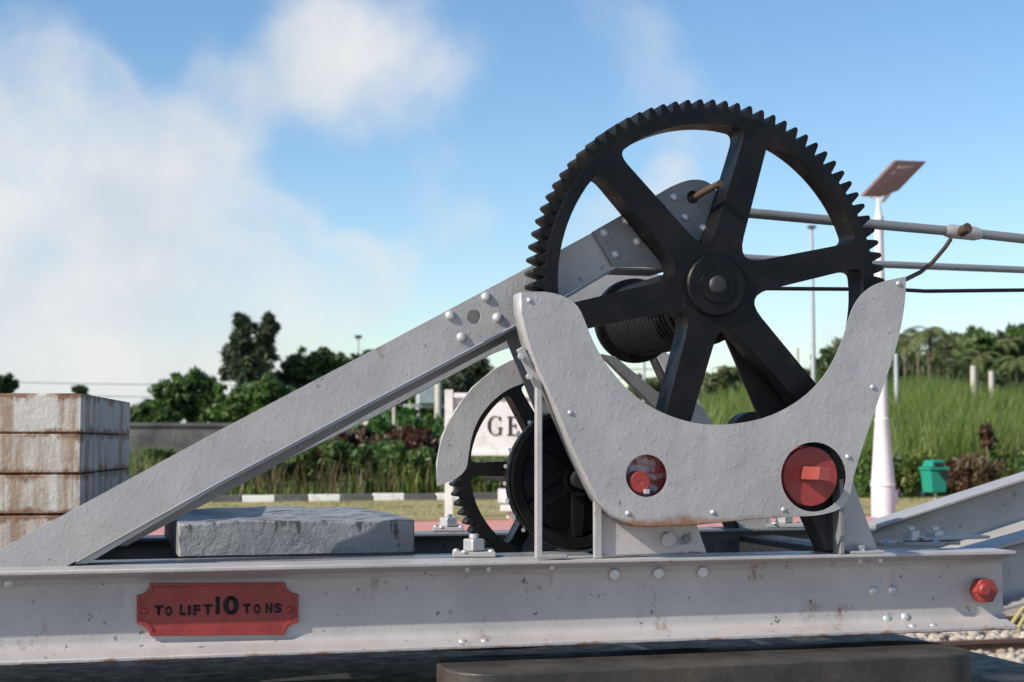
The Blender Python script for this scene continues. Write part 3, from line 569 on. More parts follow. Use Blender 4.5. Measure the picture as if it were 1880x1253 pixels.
# ---------------------------------------------------------------- loads on the crane
blk_a, blk_b = PZ(325, 1022, ZB1).x, PZ(770, 1020, ZB1).x
def ballast_block():
    bm = bmesh.new(); add_box(bm, blk_a, blk_b, 5.43, 6.66, ZB1+.0015, ZB1+.122)
    bmesh.ops.subdivide_edges(bm, edges=bm.edges, cuts=14, use_grid_fill=True)
    for v in bm.verts:
        k = math.sin(v.co.x*9+v.co.y*4)*.004+math.sin(v.co.x*23+v.co.z*31)*.0025
        if v.co.z > ZB1+.1: v.co.z += k
        v.co.y += math.sin(v.co.x*17+v.co.z*40)*.003; v.co.x += math.sin(v.co.y*13+v.co.z*20)*.0015
    o = finish('ballast_block', bm, 'block', None, 50, .006); props(o, 'grey painted rough concrete slab with black streaks lying across the beams', 'slab')
ballast_block()
def slabs():
    a = P(150, 722, 5.45); b = PD(245, 738, 6.5); sv = Vector((b.x-a.x, b.y-a.y, 0)); sv.normalize(); fv = Vector((-sv.y, sv.x, 0)); L_, Wd = 1.15, 1.5; h = (a.z-(ZB1+.014))/4
    labs = ['bottom rusty white iron weight of the stack behind the long stay', 'second rusty white iron weight up the stack behind the long stay', 'third rusty white iron weight up the stack with heavy rust bubbles', 'topmost rusty white iron weight of the stack with thin brown streaks']
    for i in range(4):
        z0 = ZB1+.014+h*i; j = Vector((rng.uniform(-.006,.006), rng.uniform(-.006,.006), 0)); bm = bmesh.new(); cs = []
        nx, ny, nz = 26, 20, 6
        add_box(bm, 0, 1, 0, 1, 0, 1); bmesh.ops.subdivide_edges(bm, edges=bm.edges, cuts=12, use_grid_fill=True)
        for v in bm.verts:
            p = a+fv*(Wd*v.co.x)+sv*(L_*v.co.y)+j; z = z0+.001+(h-.002)*v.co.z; k = math.sin(v.co.x*41+i*3)*.002+math.sin(v.co.y*33+v.co.x*57+i)*.002
            if .01 < v.co.z < .99: k *= .6
            v.co = Vector((p.x, p.y, z)) + Vector((0, k, 0))
        o = finish('iron_weight', bm, 'slab', None, 40, .006); props(o, labs[i], 'weight', 'stacked iron weights')
slabs()
# ---------------------------------------------------------------- platform furniture
def station_sign():
    D = 22.6; zb = .9; s = lambda px, py: PD(px, py, D); c0 = s(950, 780); e = empty('station_sign', (c0.x, c0.y, zb), 'white station name board on posts with black serif letters GE', 'sign')
    def quad(name, x0, x1, y0, y1, t0, t1, mat):
        bm = bmesh.new(); vs = []
        for t in (t0, t1):
            for px, py in ((x0,y1),(x1,y1),(x1,y0),(x0,y0)): q = s(px, py)+Fv*t; vs.append(bm.verts.new(q))
        for f in ((0,1,2,3),(7,6,5,4),(0,4,5,1),(1,5,6,2),(2,6,7,3),(3,7,4,0)): bm.faces.new([vs[i] for i in f])
        return finish(name, bm, mat, e, None, .006)
    pb = 815+1.1*FPX/D
    quad('post', 817, 832, 716, pb, -.06, .08, 'white'); quad('post', 1084, 1099, 716, pb, -.06, .08, 'white')
    brd = quad('board', 832.5, 1083.5, 723, 837, 0, .05, 'white'); quad('moulding', 833, 1083, 722, 731, -.05, -.002, 'white'); quad('moulding', 833, 1083, 829, 837, -.05, -.002, 'white')
    def letter(polys):
        bm = bmesh.new()
        for pl in polys:
            a = [bm.verts.new(s(x, y)+Fv*-.012) for x, y in pl]; b = [bm.verts.new(s(x, y)+Fv*-.001) for x, y in pl]; n = len(pl)
            for i in range(n): bm.faces.new((a[i], a[(i+1) % n], b[(i+1) % n], b[i]))
            for t in tessellate_polygon([[Vector((x, y, 0)) for x, y in pl]]): bm.faces.new([a[i] for i in t]); bm.faces.new([b[i] for i in reversed(t)])
        finish('letter', bm, 'letter', e)
    cx, cy = 909, 782; o, i = [], []
    for t in range(50, 311, 10):
        c, n = math.cos(R_(t)), math.sin(R_(t)); o.append((cx+14*c, cy-18*n)); th = 1.6+3.8*max(0, -c); i.append((cx+(14-th)*c, cy-(18-1.6)*n))
    letter([o+i[::-1], [(914,785),(922,785),(922,787),(920,787),(920,798),(916,799),(916,787),(914,787)], [(917,765),(919,765),(919,774),(917,773),(915,769)]])
    letter([[(931,765),(951,765),(952,773),(950,773),(947,767),(939,767),(939,781),(944,781),(946,778),(947,778),(947,788),(946,788),(944,783),(939,783),(939,798),(948,798),(951,791),(953,791),(952,800),(931,800),(931,798),(934,798),(934,767),(931,767)]])
station_sign()
def bench():
    D = 21.9; s = lambda px, py: PD(px, py, D); c = s(960, 950); e = empty('bench', (c.x, c.y, .9), 'white concrete bench on the platform below the name board', 'bench')
    def b3(name, x0, x1, y0, y1, t0, t1):
        bm = bmesh.new(); vs = []
        for t in (t0, t1):
            for px, py in ((x0,y1),(x1,y1),(x1,y0),(x0,y0)): vs.append(bm.verts.new(s(px, py)+Fv*t))
        for f in ((0,1,2,3),(7,6,5,4),(0,4,5,1),(1,5,6,2),(2,6,7,3),(3,7,4,0)): bm.faces.new([vs[i] for i in f])
        finish(name, bm, 'white', e, None, .01)
    pb = 815+1.1*FPX/D; b3('backrest', 914, 1030, 899, 925, .28, .36); b3('seat', 919, 1030, 929, 939, -.1, .36); b3('leg', 937, 947, 940, pb, 0, .3); b3('leg', 1005, 1015, 940, pb, 0, .3); b3('back_post', 930, 938, 912, pb, .37, .42); b3('back_post', 1000, 1008, 912, pb, .37, .42)
bench()
def lamp():
    D = 1.1*FPX/(948-815); q = PD(1622, 948, D); x, y = q.x, q.y; k = D/FPX; e = empty('solar_street_lamp', (x, y, .9), 'white column street lamp with tilted solar panel head', 'street lamp')
    z = lambda py: 2.0+(815-py)*k
    zlathe('base', [(21.5*k,.9),(21.5*k,z(893)),(23*k,z(892)),(23*k,z(889)),(21.5*k,z(888)),(17.5*k,z(840)),(13*k,z(775)),(13.4*k,z(773)),(13.4*k,z(769)),(11.5*k,z(767)),(10.5*k,z(700))], x, y, 'lampwhite', e, 28)
    zlathe('column', [(10.5*k,z(700)),(9.5*k,z(560)),(8.5*k,z(405)),(9*k,z(403)),(9*k,z(396)),(6*k,z(392)),(6*k,z(385)),(3.5*k,z(378)),(3.5*k,z(362))], x, y, 'lampwhite', e, 20)
    tube('bracket', [PD(1619,372,D), PD(1612,366,D), PD(1604,362,D), PD(1596,360,D)], 3*k, 'lampwhite', e, 8); tube('bracket', [PD(1619,370,D), PD(1626,364,D), PD(1634,354,D)], 4*k, 'lampwhite', e, 8)
    cs = [PD(1584,361,D-.45), PD(1617,362,D-.1), PD(1701,297,D+.35), PD(1646,295,D)]
    n_ = (cs[1]-cs[0]).cross(cs[3]-cs[0]).normalized(); 
    if n_.z < 0: n_ = -n_
    c2 = PD(1650,350,D+.05); pl = [cs[0], cs[1], c2, cs[2], cs[3]]
    bm = bmesh.new(); a = [bm.verts.new(p) for p in pl]; b = [bm.verts.new(p+n_*.05) for p in pl]; n = len(pl)
    for i in range(n): bm.faces.new((a[i], a[(i+1) % n], b[(i+1) % n], b[i]))
    bm.faces.new(a[::-1]); bm.faces.new(b); hd = finish('panel_head', bm, 'solar', e)
    def pt(u, v): return (cs[0]*(1-u)+cs[1]*u)*(1-v)+(cs[3]*(1-u)+cs[2]*u)*v - n_*.012
    for v0, v1 in ((.62,.70),(.78,.86)):
        bm = bmesh.new(); f = [bm.verts.new(pt(u, v)) for u, v in ((.25,v0),(.8,v0),(.8,v1),(.25,v1))]; g = [bm.verts.new(w.co+n_*.011) for w in f]
        for i in range(4): bm.faces.new((f[i], f[(i+1) % 4], g[(i+1) % 4], g[i]))
        bm.faces.new(f); finish('lens_strip', bm, 'led', hd)
    box('hatch', (x+.12, x+.2, y-.1, y+.02, z(925), z(900)), 'lampwhite', e, .01)
lamp()
def litter_bin():
    D = 1.1*FPX/(930-815); k = D/FPX; q = PD(1716, 930, D); x, y = q.x, q.y; e = empty('litter_bin', (x, y, .9), 'green plastic litter bin on a thin pole near the kerb', 'litter bin'); z = lambda py: 2+(815-py)*k
    tube('pole', [(x+.02, y+.0, .88), (x+.02, y, z(900))], .025, 'metalpole', e, 10)
    def frus(name, z0, z1, w0, w1, d0, d1, mat, bev=.02):
        bm = bmesh.new(); a = [bm.verts.new((x+sx*w0, y+sy*d0, z0)) for sx, sy in ((-1,-1),(1,-1),(1,1),(-1,1))]; b = [bm.verts.new((x+sx*w1, y+sy*d1, z1)) for sx, sy in ((-1,-1),(1,-1),(1,1),(-1,1))]
        for i in range(4): bm.faces.new((a[i], a[(i+1) % 4], b[(i+1) % 4], b[i]))
        bm.faces.new(a[::-1]); bm.faces.new(b); return finish(name, bm, mat, e, None, bev)
    frus('bin_body', z(904), z(863), 15*k, 18*k, .16, .18, 'bin'); frus('rim', z(863)+.003, z(858), 20.5*k, 20.5*k, .2, .2, 'bin', .01)
    frus('hood', z(858)+.003, z(845), 16*k, 12*k, .17, .12, 'bin'); box('opening', (x-9*k, x+9*k, y-.168, y-.14, z(857), z(849)), 'binbag', e, .004)
    bm = bmesh.new(); add_prism(bm, [(x-4*k, z(864)), (x+18.5*k, z(864)), (x+19*k, z(878)), (x+14*k, z(884)), (x+4*k, z(876))], [], y-.205, y-.185); finish('bag_edge', bm, 'binbag', e, None, .004)
litter_bin()
def pole(px, pt, pb, D, rt, rb_, mat, label, name='utility_pole', kind='pole', group=None):
    a = PD(px, pt, D); x, y = a.x, a.y; zb = terrain(x, y)-.1; e = empty(name, (x, y, zb), label, kind, group)
    zlathe('shaft', [(rb_, zb), (rt, a.z)], x, y, mat, e, 12); return e, a
e, a = pole(1490, 420, 700, 60, .06, .11, 'metalpole', 'tall thin grey floodlight mast seen beside the big gear rim', 'light_mast', 'mast'); box('lamp_head', (a.x-.15, a.x+.15, a.y-.1, a.y+.1, a.z, a.z+.12), 'insul', e, .01)
e, a = pole(1464, 640, 720, 75, .07, .09, 'concretepole', 'short concrete pole beside the tall floodlight mast')
e, a = pole(1645, 650, 755, 55, .07, .10, 'metalpole', 'slim grey metal pole behind the white street lamp')
pole(1787, 672, 735, 62, .12, .15, 'concretepole', 'taller pale concrete post of the pair standing in the tall grass', 'concrete_post', 'post'); pole(1820, 682, 730, 64, .11, .14, 'concretepole', 'shorter pale concrete post of the pair standing in the tall grass', 'concrete_post', 'post')
e, a = pole(805, 640, 800, 48, .10, .13, 'concretepole', 'concrete power pole standing beside the station name board')
e2, a2 = pole(768, 690, 800, 50, .07, .09, 'concretepole', 'thin concrete pole under the grey transformer')
tf = empty('transformer', PD(784, 742, 49), 'grey transformer box mounted between two concrete poles', 'transformer'); c = WL[tf]; box('tank', (c.x-.32, c.x+.32, c.y-.25, c.y+.25, c.z, c.z+.55), 'transformer', tf, .03); box('platform_beam', (c.x-.75, c.x+.6, c.y-.1, c.y+.1, c.z-.12, c.z-.002), 'metalpole', tf)
for dx in (-.18, 0, .18): tube('insulator', [(c.x+dx, c.y, c.z+.55), (c.x+dx, c.y, c.z+.75)], [.05,.02], 'insul', tf, 8)
pole(724, 725, 790, 52, .06, .07, 'concretepole', 'short pale post behind the broad leaved plant', 'concrete_post', 'post')
e, a = pole(658, 622, 700, 90, .05, .08, 'metalpole', 'distant thin lamp pole beyond the dark trees', 'light_mast', 'mast'); box('lamp_head', (a.x-.2, a.x+.2, a.y-.1, a.y+.1, a.z, a.z+.2), 'insul', e, .01)
e, a = pole(1182, 640, 760, 80, .07, .1, 'metalpole', 'thin railway mast with cross arm seen under the rope drum', 'line_mast', 'mast'); tube('cross_arm', [a+Rv*-1.2+Vector((0,0,-1.1)), a+Rv*1.0+Vector((0,0,-1.1))], .04, 'metalpole', e, 8)
for k, (y0, y1, D, lab) in enumerate(((683,690,120,'upper overhead wire crossing the sky beyond the twin topped tree'),(706,712,121,'lower overhead wire crossing the sky beyond the twin topped tree'))):
    A, B = PD(-500, y0, D), PD(1300, y1, D); tube('overhead_wire', [A.lerp(B, t)+Vector((0,0,-.9*4*t*(1-t))) for t in [i/14 for i in range(15)]], .028, 'wire', None, 6); props(COL.objects[-1] if False else bpy.data.objects[[o.name for o in COL.objects if o.name.startswith('overhead_wire')][-1]], lab, 'wire')
def yard_wall():
    A = PD(120, 776, 45); B = PD(660, 776, 47); e = empty('boundary_wall', (A.x, A.y, .9), 'weathered grey concrete boundary wall below the dark trees', 'wall'); n = 14; t = (B-A).normalized(); s = Vector((-t.y, t.x, 0)).normalized()
    for i in range(n):
        p, q = A.lerp(B, i/n), A.lerp(B, (i+1)/n-.0006); bm = bmesh.new()
        vs = [bm.verts.new((w.x, w.y, z_)) for z_ in (.85, A.z-.1) for w in (p, q, q+s*.18, p+s*.18)]
        for f in ((0,3,2,1),(4,5,6,7),(0,1,5,4),(1,2,6,5),(2,3,7,6),(3,0,4,7)): bm.faces.new([vs[j] for j in f])
        finish('wall_panel', bm, 'wallgrey', e)
    bm = bmesh.new(); vs = [bm.verts.new((w.x, w.y, z_)) for z_ in (A.z-.098, A.z) for w in (A-s*.05, B-s*.05, B+s*.23, A+s*.23)]
    for f in ((0,3,2,1),(4,5,6,7),(0,1,5,4),(1,2,6,5),(2,3,7,6),(3,0,4,7)): bm.faces.new([vs[j] for j in f])
    finish('coping', bm, 'wallgrey', e)
yard_wall()
hose = empty('yellow_pipe', PZ(1868, 1160, .02), 'bent yellow pipe lying on the ballast behind the boom foot', 'pipe'); hb = WL[hose]
for k in range(2): tube('pipe', [hb+Vector((-.25+.12*k, -.2, .05)), hb+Vector((0+.1*k, 0, .16)), hb+Vector((.35, .15+.2*k, .42)), hb+Vector((.9, .3+.2*k, .5+.1*k))], .022, 'yellow', hose, 10)
# ---------------------------------------------------------------- vegetation
def leaf_cloud(centers, radii, n, size, flat=.6, elong=1.6):
    c = np.repeat(np.asarray(centers, float), n, 0); r = np.repeat(np.asarray(radii, float).reshape(-1, 1), n, 0); m = len(c)
    d = rng.normal(size=(m, 3)); d /= np.linalg.norm(d, axis=1, keepdims=True); p = c + d*r*rng.uniform(.25, 1.05, (m, 1))*np.array([1, 1, .8])
    nrm = d*.5+rng.normal(size=(m, 3))*.6+np.array([0, 0, flat]); nrm /= np.linalg.norm(nrm, axis=1, keepdims=True)
    t = np.cross(nrm, rng.normal(size=(m, 3))); t /= np.linalg.norm(t, axis=1, keepdims=True); b = np.cross(nrm, t); s = size*rng.uniform(.6, 1.35, (m, 1))
    v = np.stack([p-t*s*elong, p+b*s*.5, p+t*s*elong, p-b*s*.5], 1).reshape(-1, 3); return v, np.arange(4*m).reshape(-1, 4)
def lobe_clumps(lobes, per):       # lobes: (x, y, z, rx, rz); clumps cluster on each lobe's shell
    cs, rs = [], []
    for x, y, z, rx, rz in lobes:
        for _ in range(per):
            d = rng.normal(size=3); d /= np.linalg.norm(d); k = rng.uniform(.35, .95); cs.append((x+d[0]*rx*k, y+d[1]*rx*k, z+d[2]*rz*k)); rs.append(min(rx, rz)*rng.uniform(.20, .42))
    return cs, rs
def tree_from_lobes(name, lobes_px, D, mat, label, group=None, size=.115, per=36, n=52, cat='tree', elong=1.5, trunk_r=.16):
    k = D/FPX; L = []
    for px, py, rx, ry in lobes_px: q = PD(px, py, D+rng.uniform(-.4,.4)*rx*k); L.append((q.x, q.y, q.z, rx*k, ry*k))
    bx = sum(l[0] for l in L)/len(L); by = sum(l[1] for l in L)/len(L); zb = terrain(bx, by)-.1; e = empty(name, (bx, by, zb), label, cat, group)
    bm = bmesh.new(); top = max(l[2] for l in L); zm = min(l[2] for l in L)
    add_tube(bm, [(bx, by, zb), (bx+.1, by, zb+(zm-zb)*.6), (bx, by+.1, (zm+top)/2)], [trunk_r, trunk_r*.75, trunk_r*.3], 8)
    for l in L: add_tube(bm, [(bx+.05, by, zb+(zm-zb)*.55), ((bx+l[0])/2, (by+l[1])/2, (zb+zm)/2*.4+l[2]*.6-.1), (l[0], l[1], l[2]+l[4]*.3)], [trunk_r*.5, trunk_r*.32, .02], 6)
    finish('trunk', bm, 'bark', e, 60); cs, rs = lobe_clumps(L, per); v, f = leaf_cloud(cs, rs, n, size, elong=elong); bulk('crown', v, f, mat, e, (bx, by, (zm+top)/2)); return e
T = tree_from_lobes
T('feathery_tree', [(447,600,22,30),(440,640,26,30),(450,680,30,30),(424,668,20,36),(490,605,20,32),(482,645,28,34),(478,690,34,34),(462,720,40,30)], 72, 'leaf_cas', 'tall feathery dark tree with twin pointed tops', size=.10, per=30, n=55, elong=2.4)
T('broadleaf_tree', [(350,702,42,28),(318,725,40,34),(380,730,40,34),(340,750,60,30),(398,755,44,30)], 66, 'leaf_mid', 'round bushy green tree beside the tall twin topped tree', per=48)
T('broadleaf_tree', [(275,755,32,22),(300,768,40,18),(250,765,22,18)], 62, 'leaf_mid', 'low green tree beside the iron weights', per=44)
T('broadleaf_tree', [(545,672,38,34),(585,668,36,30),(560,705,50,34),(520,715,40,34),(622,672,30,24),(610,710,50,34)], 74, 'leaf_dark', 'dark spreading tree beside the tall twin topped tree', per=40)
T('broadleaf_tree', [(455,735,40,30),(495,720,36,32),(530,742,44,32),(430,755,44,26),(480,765,60,24)], 60, 'leaf_mid', 'bright green bushy tree above the boundary wall', per=44)
T('broadleaf_tree', [(660,672,24,22),(690,665,30,26),(640,690,34,28),(720,680,30,30)], 78, 'leaf_dark', 'dark tree hidden behind the middle of the long stay', per=36)
T('feathery_tree', [(858,660,26,26),(880,690,24,34),(840,690,28,36),(860,730,40,40),(828,720,24,34)], 58, 'leaf_cas', 'feathery tree behind the station name board post', per=34, elong=2.0)
T('broadleaf_tree', [(8,705,26,18),(-20,720,40,24)], 80, 'leaf_dark', 'far dark bushy treetop above the iron weights', per=40)
T('palm_like_tree', [(146,716,14,6),(150,735,18,16)], 85, 'leaf_dark', 'tiny far treetop just above the iron weights', per=30)
T('broadleaf_tree', [(775,725,34,30),(735,745,36,30),(810,745,34,32),(770,775,60,28),(830,780,34,26)], 70, 'leaf_mid', 'green tree behind the transformer poles', per=44)
T('broadleaf_tree', [(890,750,30,26),(930,745,34,26),(905,785,50,26)], 72, 'leaf_mid', 'green tree behind the station name board', per=40)
# trees seen through the big gear
for i, (px, py, r, m, lab) in enumerate(((1325,700,36,'leaf_olive','olive green tree seen through the lowest opening of the big gear'),(1365,685,32,'leaf_mid','taller green tree seen behind the lower gear spokes'),(1290,720,26,'leaf_olive','low olive tree beside the silver rear leg'),(1200,715,26,'leaf_olive','pale green tree seen under the rope drum'),(1440,700,34,'leaf_olive','olive tree between the gear and the guard arm'),(1530,690,34,'leaf_mid','green tree hidden behind the guard arm beside the lamp'))):
    T('broadleaf_tree', [(px,py,r,r*.8),(px-r*.7,py+r*.6,r*.8,r*.7),(px+r*.7,py+r*.6,r*.8,r*.7),(px,py+r*1.3,r*1.2,r*.8)], 95+4*i, m, lab, size=.17, per=34)
# wooded hill: copies of a few trees
protos = []
for i, m in enumerate(('leaf_olive','leaf_mid','leaf_olive','leaf_dark')):
    L = [(rng.uniform(-1.6,1.6), rng.uniform(-1.6,1.6), rng.uniform(3.6,6.6), rng.uniform(1.3,2.0), rng.uniform(1.0,1.5)) for _ in range(7)]+[(0,0,4.6,2.2,1.8)]
    cs, rs = lobe_clumps(L, 28); v, f = leaf_cloud(cs, rs, 44, .18); bm = bmesh.new(); add_tube(bm, [(0,0,-.5),(.1,0,2.2),(0,.1,5)], [.2,.15,.05], 8)
    for l in L[:5]: add_tube(bm, [(0,0,2),(l[0]*.6,l[1]*.6,l[2]*.75),(l[0],l[1],l[2])], [.1,.07,.02], 5)
    protos.append((v, f, bm, m))
meshes = []
for v, f, bm, m in protos:
    me = bpy.data.meshes.new('trunk'); bm.to_mesh(me); bm.free(); me.materials.append(M['bark']); c = bulk('crown', v, f, m); meshes.append((me, c.data)); bpy.data.objects.remove(c)
labs = ('olive crowned tree on the wooded hill','fresh green tree on the wooded hill','olive crowned tree on the wooded hill','dark green tree on the wooded hill')
def put(me_pairs, name, x, y, s, rz, label, cat, group, sink=0):
    z = terrain(x, y)-sink; e = empty(name, (x, y, z), label, cat, group); e.rotation_euler = (0, 0, rz); e.scale = (s, s, s)
    for nm, me in me_pairs:
        o = bpy.data.objects.new(nm, me); COL.objects.link(o); o.parent = e
for i in range(46):
    px = 1560+i*13 if i < 34 else 1200+(i-34)*32; D = [112, 128, 146, 165][i % 4]+rng.uniform(-6, 6); q = PD(px+rng.uniform(-12,12), 800, D); k = int(rng.integers(0, 4))
    put((('trunk', meshes[k][0]), ('crown', meshes[k][1])), 'hill_tree', q.x, q.y, (rng.uniform(.85, 1.08) if px > 1760 else rng.uniform(.62, .85) if i < 34 else rng.uniform(.6, .8)), rng.uniform(0, 6), labs[k], 'tree', 'trees on the wooded hill: '+labs[k].split()[0])
for i in range(44):
    px = 1555+i*9.5 if i < 36 else 1190+(i-36)*45; D = [74, 82, 92, 104][i % 4]+rng.uniform(-3, 3); q = PD(px+rng.uniform(-10,10), 800, D); k = int(rng.integers(0, 4)); s_ = rng.uniform(.30, .46)
    put((('stem', meshes[k][0]), ('foliage', meshes[k][1])), 'hill_bush', q.x, q.y, s_, rng.uniform(0, 6), ('olive','fresh green','olive','dark green')[k]+' bushy undergrowth shrub between the palms and the reed grass', 'bush', 'undergrowth below the hill: '+('olive','fresh','olive','dark')[k], 2.3*s_)
def palm_mesh(seed):
    r = np.random.default_rng(seed); V, Fq = [], []
    for k in range(13):
        a = 2*math.pi*k/13+r.uniform(-.25,.25); up = r.uniform(-.1, 1.5); Lf = r.uniform(1.9, 2.5); pr = None
        for s in range(10):
            t = s/9; p = np.array([math.cos(a)*Lf*t*.9, math.sin(a)*Lf*t*.9, up*t*1.3-1.5*t*t]); dr = np.array([math.cos(a), math.sin(a), up-2.0*t]); dr /= np.linalg.norm(dr); sd = np.array([-math.sin(a), math.cos(a), 0])
            if s == 0: continue
            for q in range(2):
                for sg in (-1, 1):
                    w = .38*math.sin(math.pi*min(1, t*.9+.1))+.12; o = p+dr*.1*q; tip = o+sd*sg*w+dr*.25+np.array([0,0,-.3*w-.05]); wd = dr*.05; i0 = len(V); V += [o-wd, o+wd, tip+wd*.3, tip-wd*.3]; Fq.append([i0, i0+1, i0+2, i0+3])
    return np.array(V), np.array(Fq)
pm = []
for s in (1, 2, 3):
    v, f = palm_mesh(s); c = bulk('crown', v+np.array([0,0,5.5]), f, 'palm'); bm = bmesh.new(); add_tube(bm, [(0,0,-.5),(.12,0,1.8),(.1,.05,3.6),(0,0,5.5)], [.17,.13,.11,.09], 8); me = bpy.data.meshes.new('trunk'); bm.to_mesh(me); bm.free(); me.materials.append(M['bark']); pm.append((me, c.data)); bpy.data.objects.remove(c)
for i, (px, D, s) in enumerate(((1662,84,1.0),(1690,88,.95),(1712,80,.85),(1672,92,.85),(1740,95,.95),(1760,90,.8),(1800,104,.9),(1842,110,1.0),(1868,98,.85),(1640,90,.9),(1725,104,1.0),(1610,92,.9),(1400,100,.8),(1345,105,.75))):
    q = PD(px, 790, D); k = i % 3; put((('trunk', pm[k][0]), ('crown', pm[k][1])), 'coconut_palm', q.x, q.y, s*(.80+.2*((i*7)%5)/4), i*1.3, 'coconut palm with drooping yellow green fronds at the foot of the hill' if i < 12 else 'coconut palm with drooping fronds seen behind the gear spokes', 'palm tree', 'coconut palms below the hill' if i < 12 else 'palms behind the gear')
# grass
def blades(xy, h, w, lean=.35):
    m = len(xy); z = np.array([terrain(x, y) if y > 29.1 else .905 for x, y in xy]); a = rng.uniform(0, 2*math.pi, m); b = rng.uniform(0, 2*math.pi, m); hh = h*rng.uniform(.5, 1.1, m); l = hh*lean*rng.uniform(.2, 1.4, m)
    base = np.column_stack([xy, z-.03]); sd = np.column_stack([np.cos(a), np.sin(a), np.zeros(m)])*(w*rng.uniform(.6,1.3,m))[:, None]; dr = np.column_stack([np.cos(b)*l, np.sin(b)*l, np.zeros(m)])
    mid = base+dr*.35+np.column_stack([np.zeros(m), np.zeros(m), hh*.6]); tip = base+dr+np.column_stack([np.zeros(m), np.zeros(m), hh]); v = np.stack([base-sd, base+sd, mid+sd*.8, mid-sd*.8, tip+sd*.15, tip-sd*.15], 1).reshape(-1, 3); i = np.arange(m)*6
    return v, np.concatenate([np.column_stack([i, i+1, i+2, i+3]), np.column_stack([i+3, i+2, i+4, i+5])])
def scatter(n, u_of_d, d0, d1, ymin=29.3):
    d = rng.uniform(d0, d1, n); u = np.array([rng.uniform(*u_of_d(x)) for x in d]); x = Rv.x*u+Fv.x*d; y = Rv.y*u+Fv.y*d; k = y > ymin; return np.column_stack([x[k], y[k]])
wide = lambda d: (.10*d, .46*d)
xy = scatter(95000, wide, 30, 78); hn = .9+.7*(np.sin(xy[:,0]*.9)*np.cos(xy[:,1]*.5)*.5+.5); v, f = blades(xy, 1.25*hn, .014); props(bulk('tall_grass', v, f, 'grass'), 'tall green reed grass covering the bank below the hill', 'grass', kind='stuff')
xy = scatter(30000, lambda d: (-.42*d, .10*d), 29, 46); v, f = blades(xy, np.full(len(xy), .62)*(.6+.6*(np.sin(xy[:,0]*1.3)*.5+.5)), .013); props(bulk('tall_grass', v, f, 'grass'), 'tall green grass behind the kerb and the dark red shrubs', 'grass', kind='stuff')
xy = scatter(5000, lambda d: (-.4*d, .4*d), 29, 33); v, f = blades(xy, np.full(len(xy), .9), .014); props(bulk('dry_grass', v, f, 'dryleaf'), 'dry brown stalks at the foot of the tall grass', 'grass', kind='stuff')
def verge_grass():
    n = 16000; x = rng.uniform(-9, 16, n); y = rng.uniform(21.6, 28.9, n); k = (np.sin(x*1.7)+np.cos(y*2.3+x*.6)+rng.normal(size=n)*.6+(y-25.5)*.35) > .1; xy = np.column_stack([x[k], y[k]]); v, f = blades(xy, np.full(len(xy), .09), .008, .6); props(bulk('verge_grass', v, f, 'grass'), 'short patchy grass on the dry verge', 'grass', kind='stuff')
verge_grass()
def shrub(px, py_top, D, mat, label, name, cat, n_stem=6, leaf=.11, spread=.45, nl=26, bare=.45, group=None, elong=1.6):
    q = PD(px, 900, D); x, y = q.x, q.y; z = terrain(x, y) if y > 29.1 else .9; H = 2.0+(815-py_top)*D/FPX-z; e = empty(name, (x, y, z), label, cat, group); bm = bmesh.new(); cs, rs = [], []
    for s in range(n_stem):
        a = rng.uniform(0, 6.28); l = rng.uniform(.2, 1)*spread; h = H*rng.uniform(.72, .98); m_ = (x+math.cos(a)*l*.4, y+math.sin(a)*l*.4, z+h*.5); t = (x+math.cos(a)*l, y+math.sin(a)*l, z+h); add_tube(bm, [(x+math.cos(a)*.06, y+math.sin(a)*.06, z-.05), m_, t], [.022,.016,.008], 5)
        for w in np.linspace(bare, 1, 6): cs.append((x+math.cos(a)*l*w, y+math.sin(a)*l*w, z+h*w)); rs.append(.10+.12*rng.random())
    finish('stems', bm, 'stem', e, 60); v, f = leaf_cloud(cs, rs, nl, leaf, .3, elong); bulk('leaves', v, f, mat, e, (x, y, z)); return e
for px, pt, D, lab in ((612,822,31.0,'low dark red shrub next to the tall bare stemmed shrub'),(650,778,31.4,'single tall dark red leaved shrub with a bare stem'),(655,860,31.4,'small dark red shrub below the tall red shrub'),(700,800,33.2,'dark red shrub in front of the broad leaved plant'),(735,785,31.6,'tallest dark red bush below the broad leaved plant'),(772,790,31.1,'wide dark red bush next to the name board post'),(800,812,31.5,'dark red bush behind the curved gear guard'),(1765,840,31.5,'dark red shrub beside the green litter bin'),(905,872,31.2,'low dark shrub under the station name board')):
    shrub(px, pt, D, 'croton', lab, 'croton_shrub', 'shrub', leaf=.055, nl=60, spread=.35, group='dark red shrubs behind the kerb')
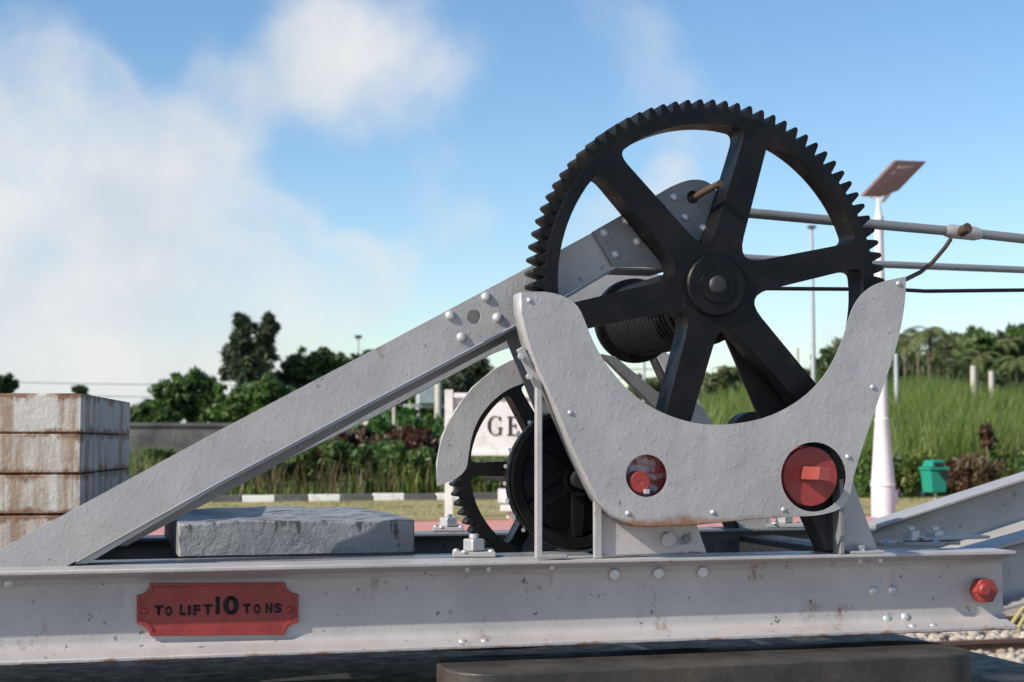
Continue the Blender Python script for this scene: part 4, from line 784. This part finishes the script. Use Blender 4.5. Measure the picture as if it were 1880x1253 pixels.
for px, pt, D, lab in ((735,752,34,'broad leaved green plant rising above the red shrubs'),(778,768,33.5,'broad leaved green plant next to the concrete power pole'),(690,775,34,'broad leaved green plant close under the long stay')):
    shrub(px, pt, D, 'castor', lab, 'castor_plant', 'plant', 7, .22, .7, 10, .5, 'broad leaved plants', 1.0)
shrub(1815, 775, 32, 'croton', 'tall withered reddish stalk standing in the grass near the bin', 'withered_stalk', 'plant', 2, .07, .12, 16, .8)
for px, pt, D, lab in ((560,880,31,'small yellow green weed behind the kerb under the stay'),(690,885,30.6,'small bright green weed beside the dark red shrubs'),(470,880,31,'green weed by the kerb near the foot of the stay'),(285,830,38,'leafy green bush against the boundary wall beside the weights'),(330,850,37,'leafy green bush under the long stay'),(1600,840,31,'green weed behind the white street lamp'),(1690,800,36,'leafy green bush in the grass between lamp and bin')):
    shrub(px, pt, D, 'leaf_mid', lab, 'green_bush', 'bush', 9, .06, .6, 55, .15)
nb = ['under the long stay', 'between kerb and boundary wall', 'behind the concrete slab', 'among the dark red shrubs', 'beside the transformer poles']
for i, px in enumerate((395, 430, 468, 505, 540, 575, 603, 632, 668, 690, 715, 748, 780, 812, 880, 930)):
    k = min(4, i//3); pt = [850, 838, 834, 822, 828, 815, 812, 822, 806, 822, 812, 806, 816, 806, 850, 855][i]
    shrub(px, pt, 30.9+1.4*(i % 3), ('leaf_mid','castor','grass')[i % 3], ('small leaved', 'broad leaved', 'pale narrow leaved')[i % 3]+' tangled green bush '+nb[k], 'tangled_bush', 'bush', 11, (.055,.10,.06)[i % 3], .75, (60,26,50)[i % 3], .1, 'tangled bushes behind the kerb', (1.5,1.0,2.4)[i % 3])
for i, px in enumerate((1585, 1640, 1672, 1738, 1790, 1850, 1900)):
    shrub(px, 850-10*(i % 3), 31.5+(i % 2), ('leaf_mid','dryleaf','grass')[i % 3], ('leafy green','dry brown','pale green')[i % 3]+' weed at the foot of the reed grass near the bin', 'weed', 'weed', 9, .05, .5, 40, .1, 'weeds below the reed grass: '+('green','brown','pale')[i % 3], 2.0)
S.render.engine = 'CYCLES'
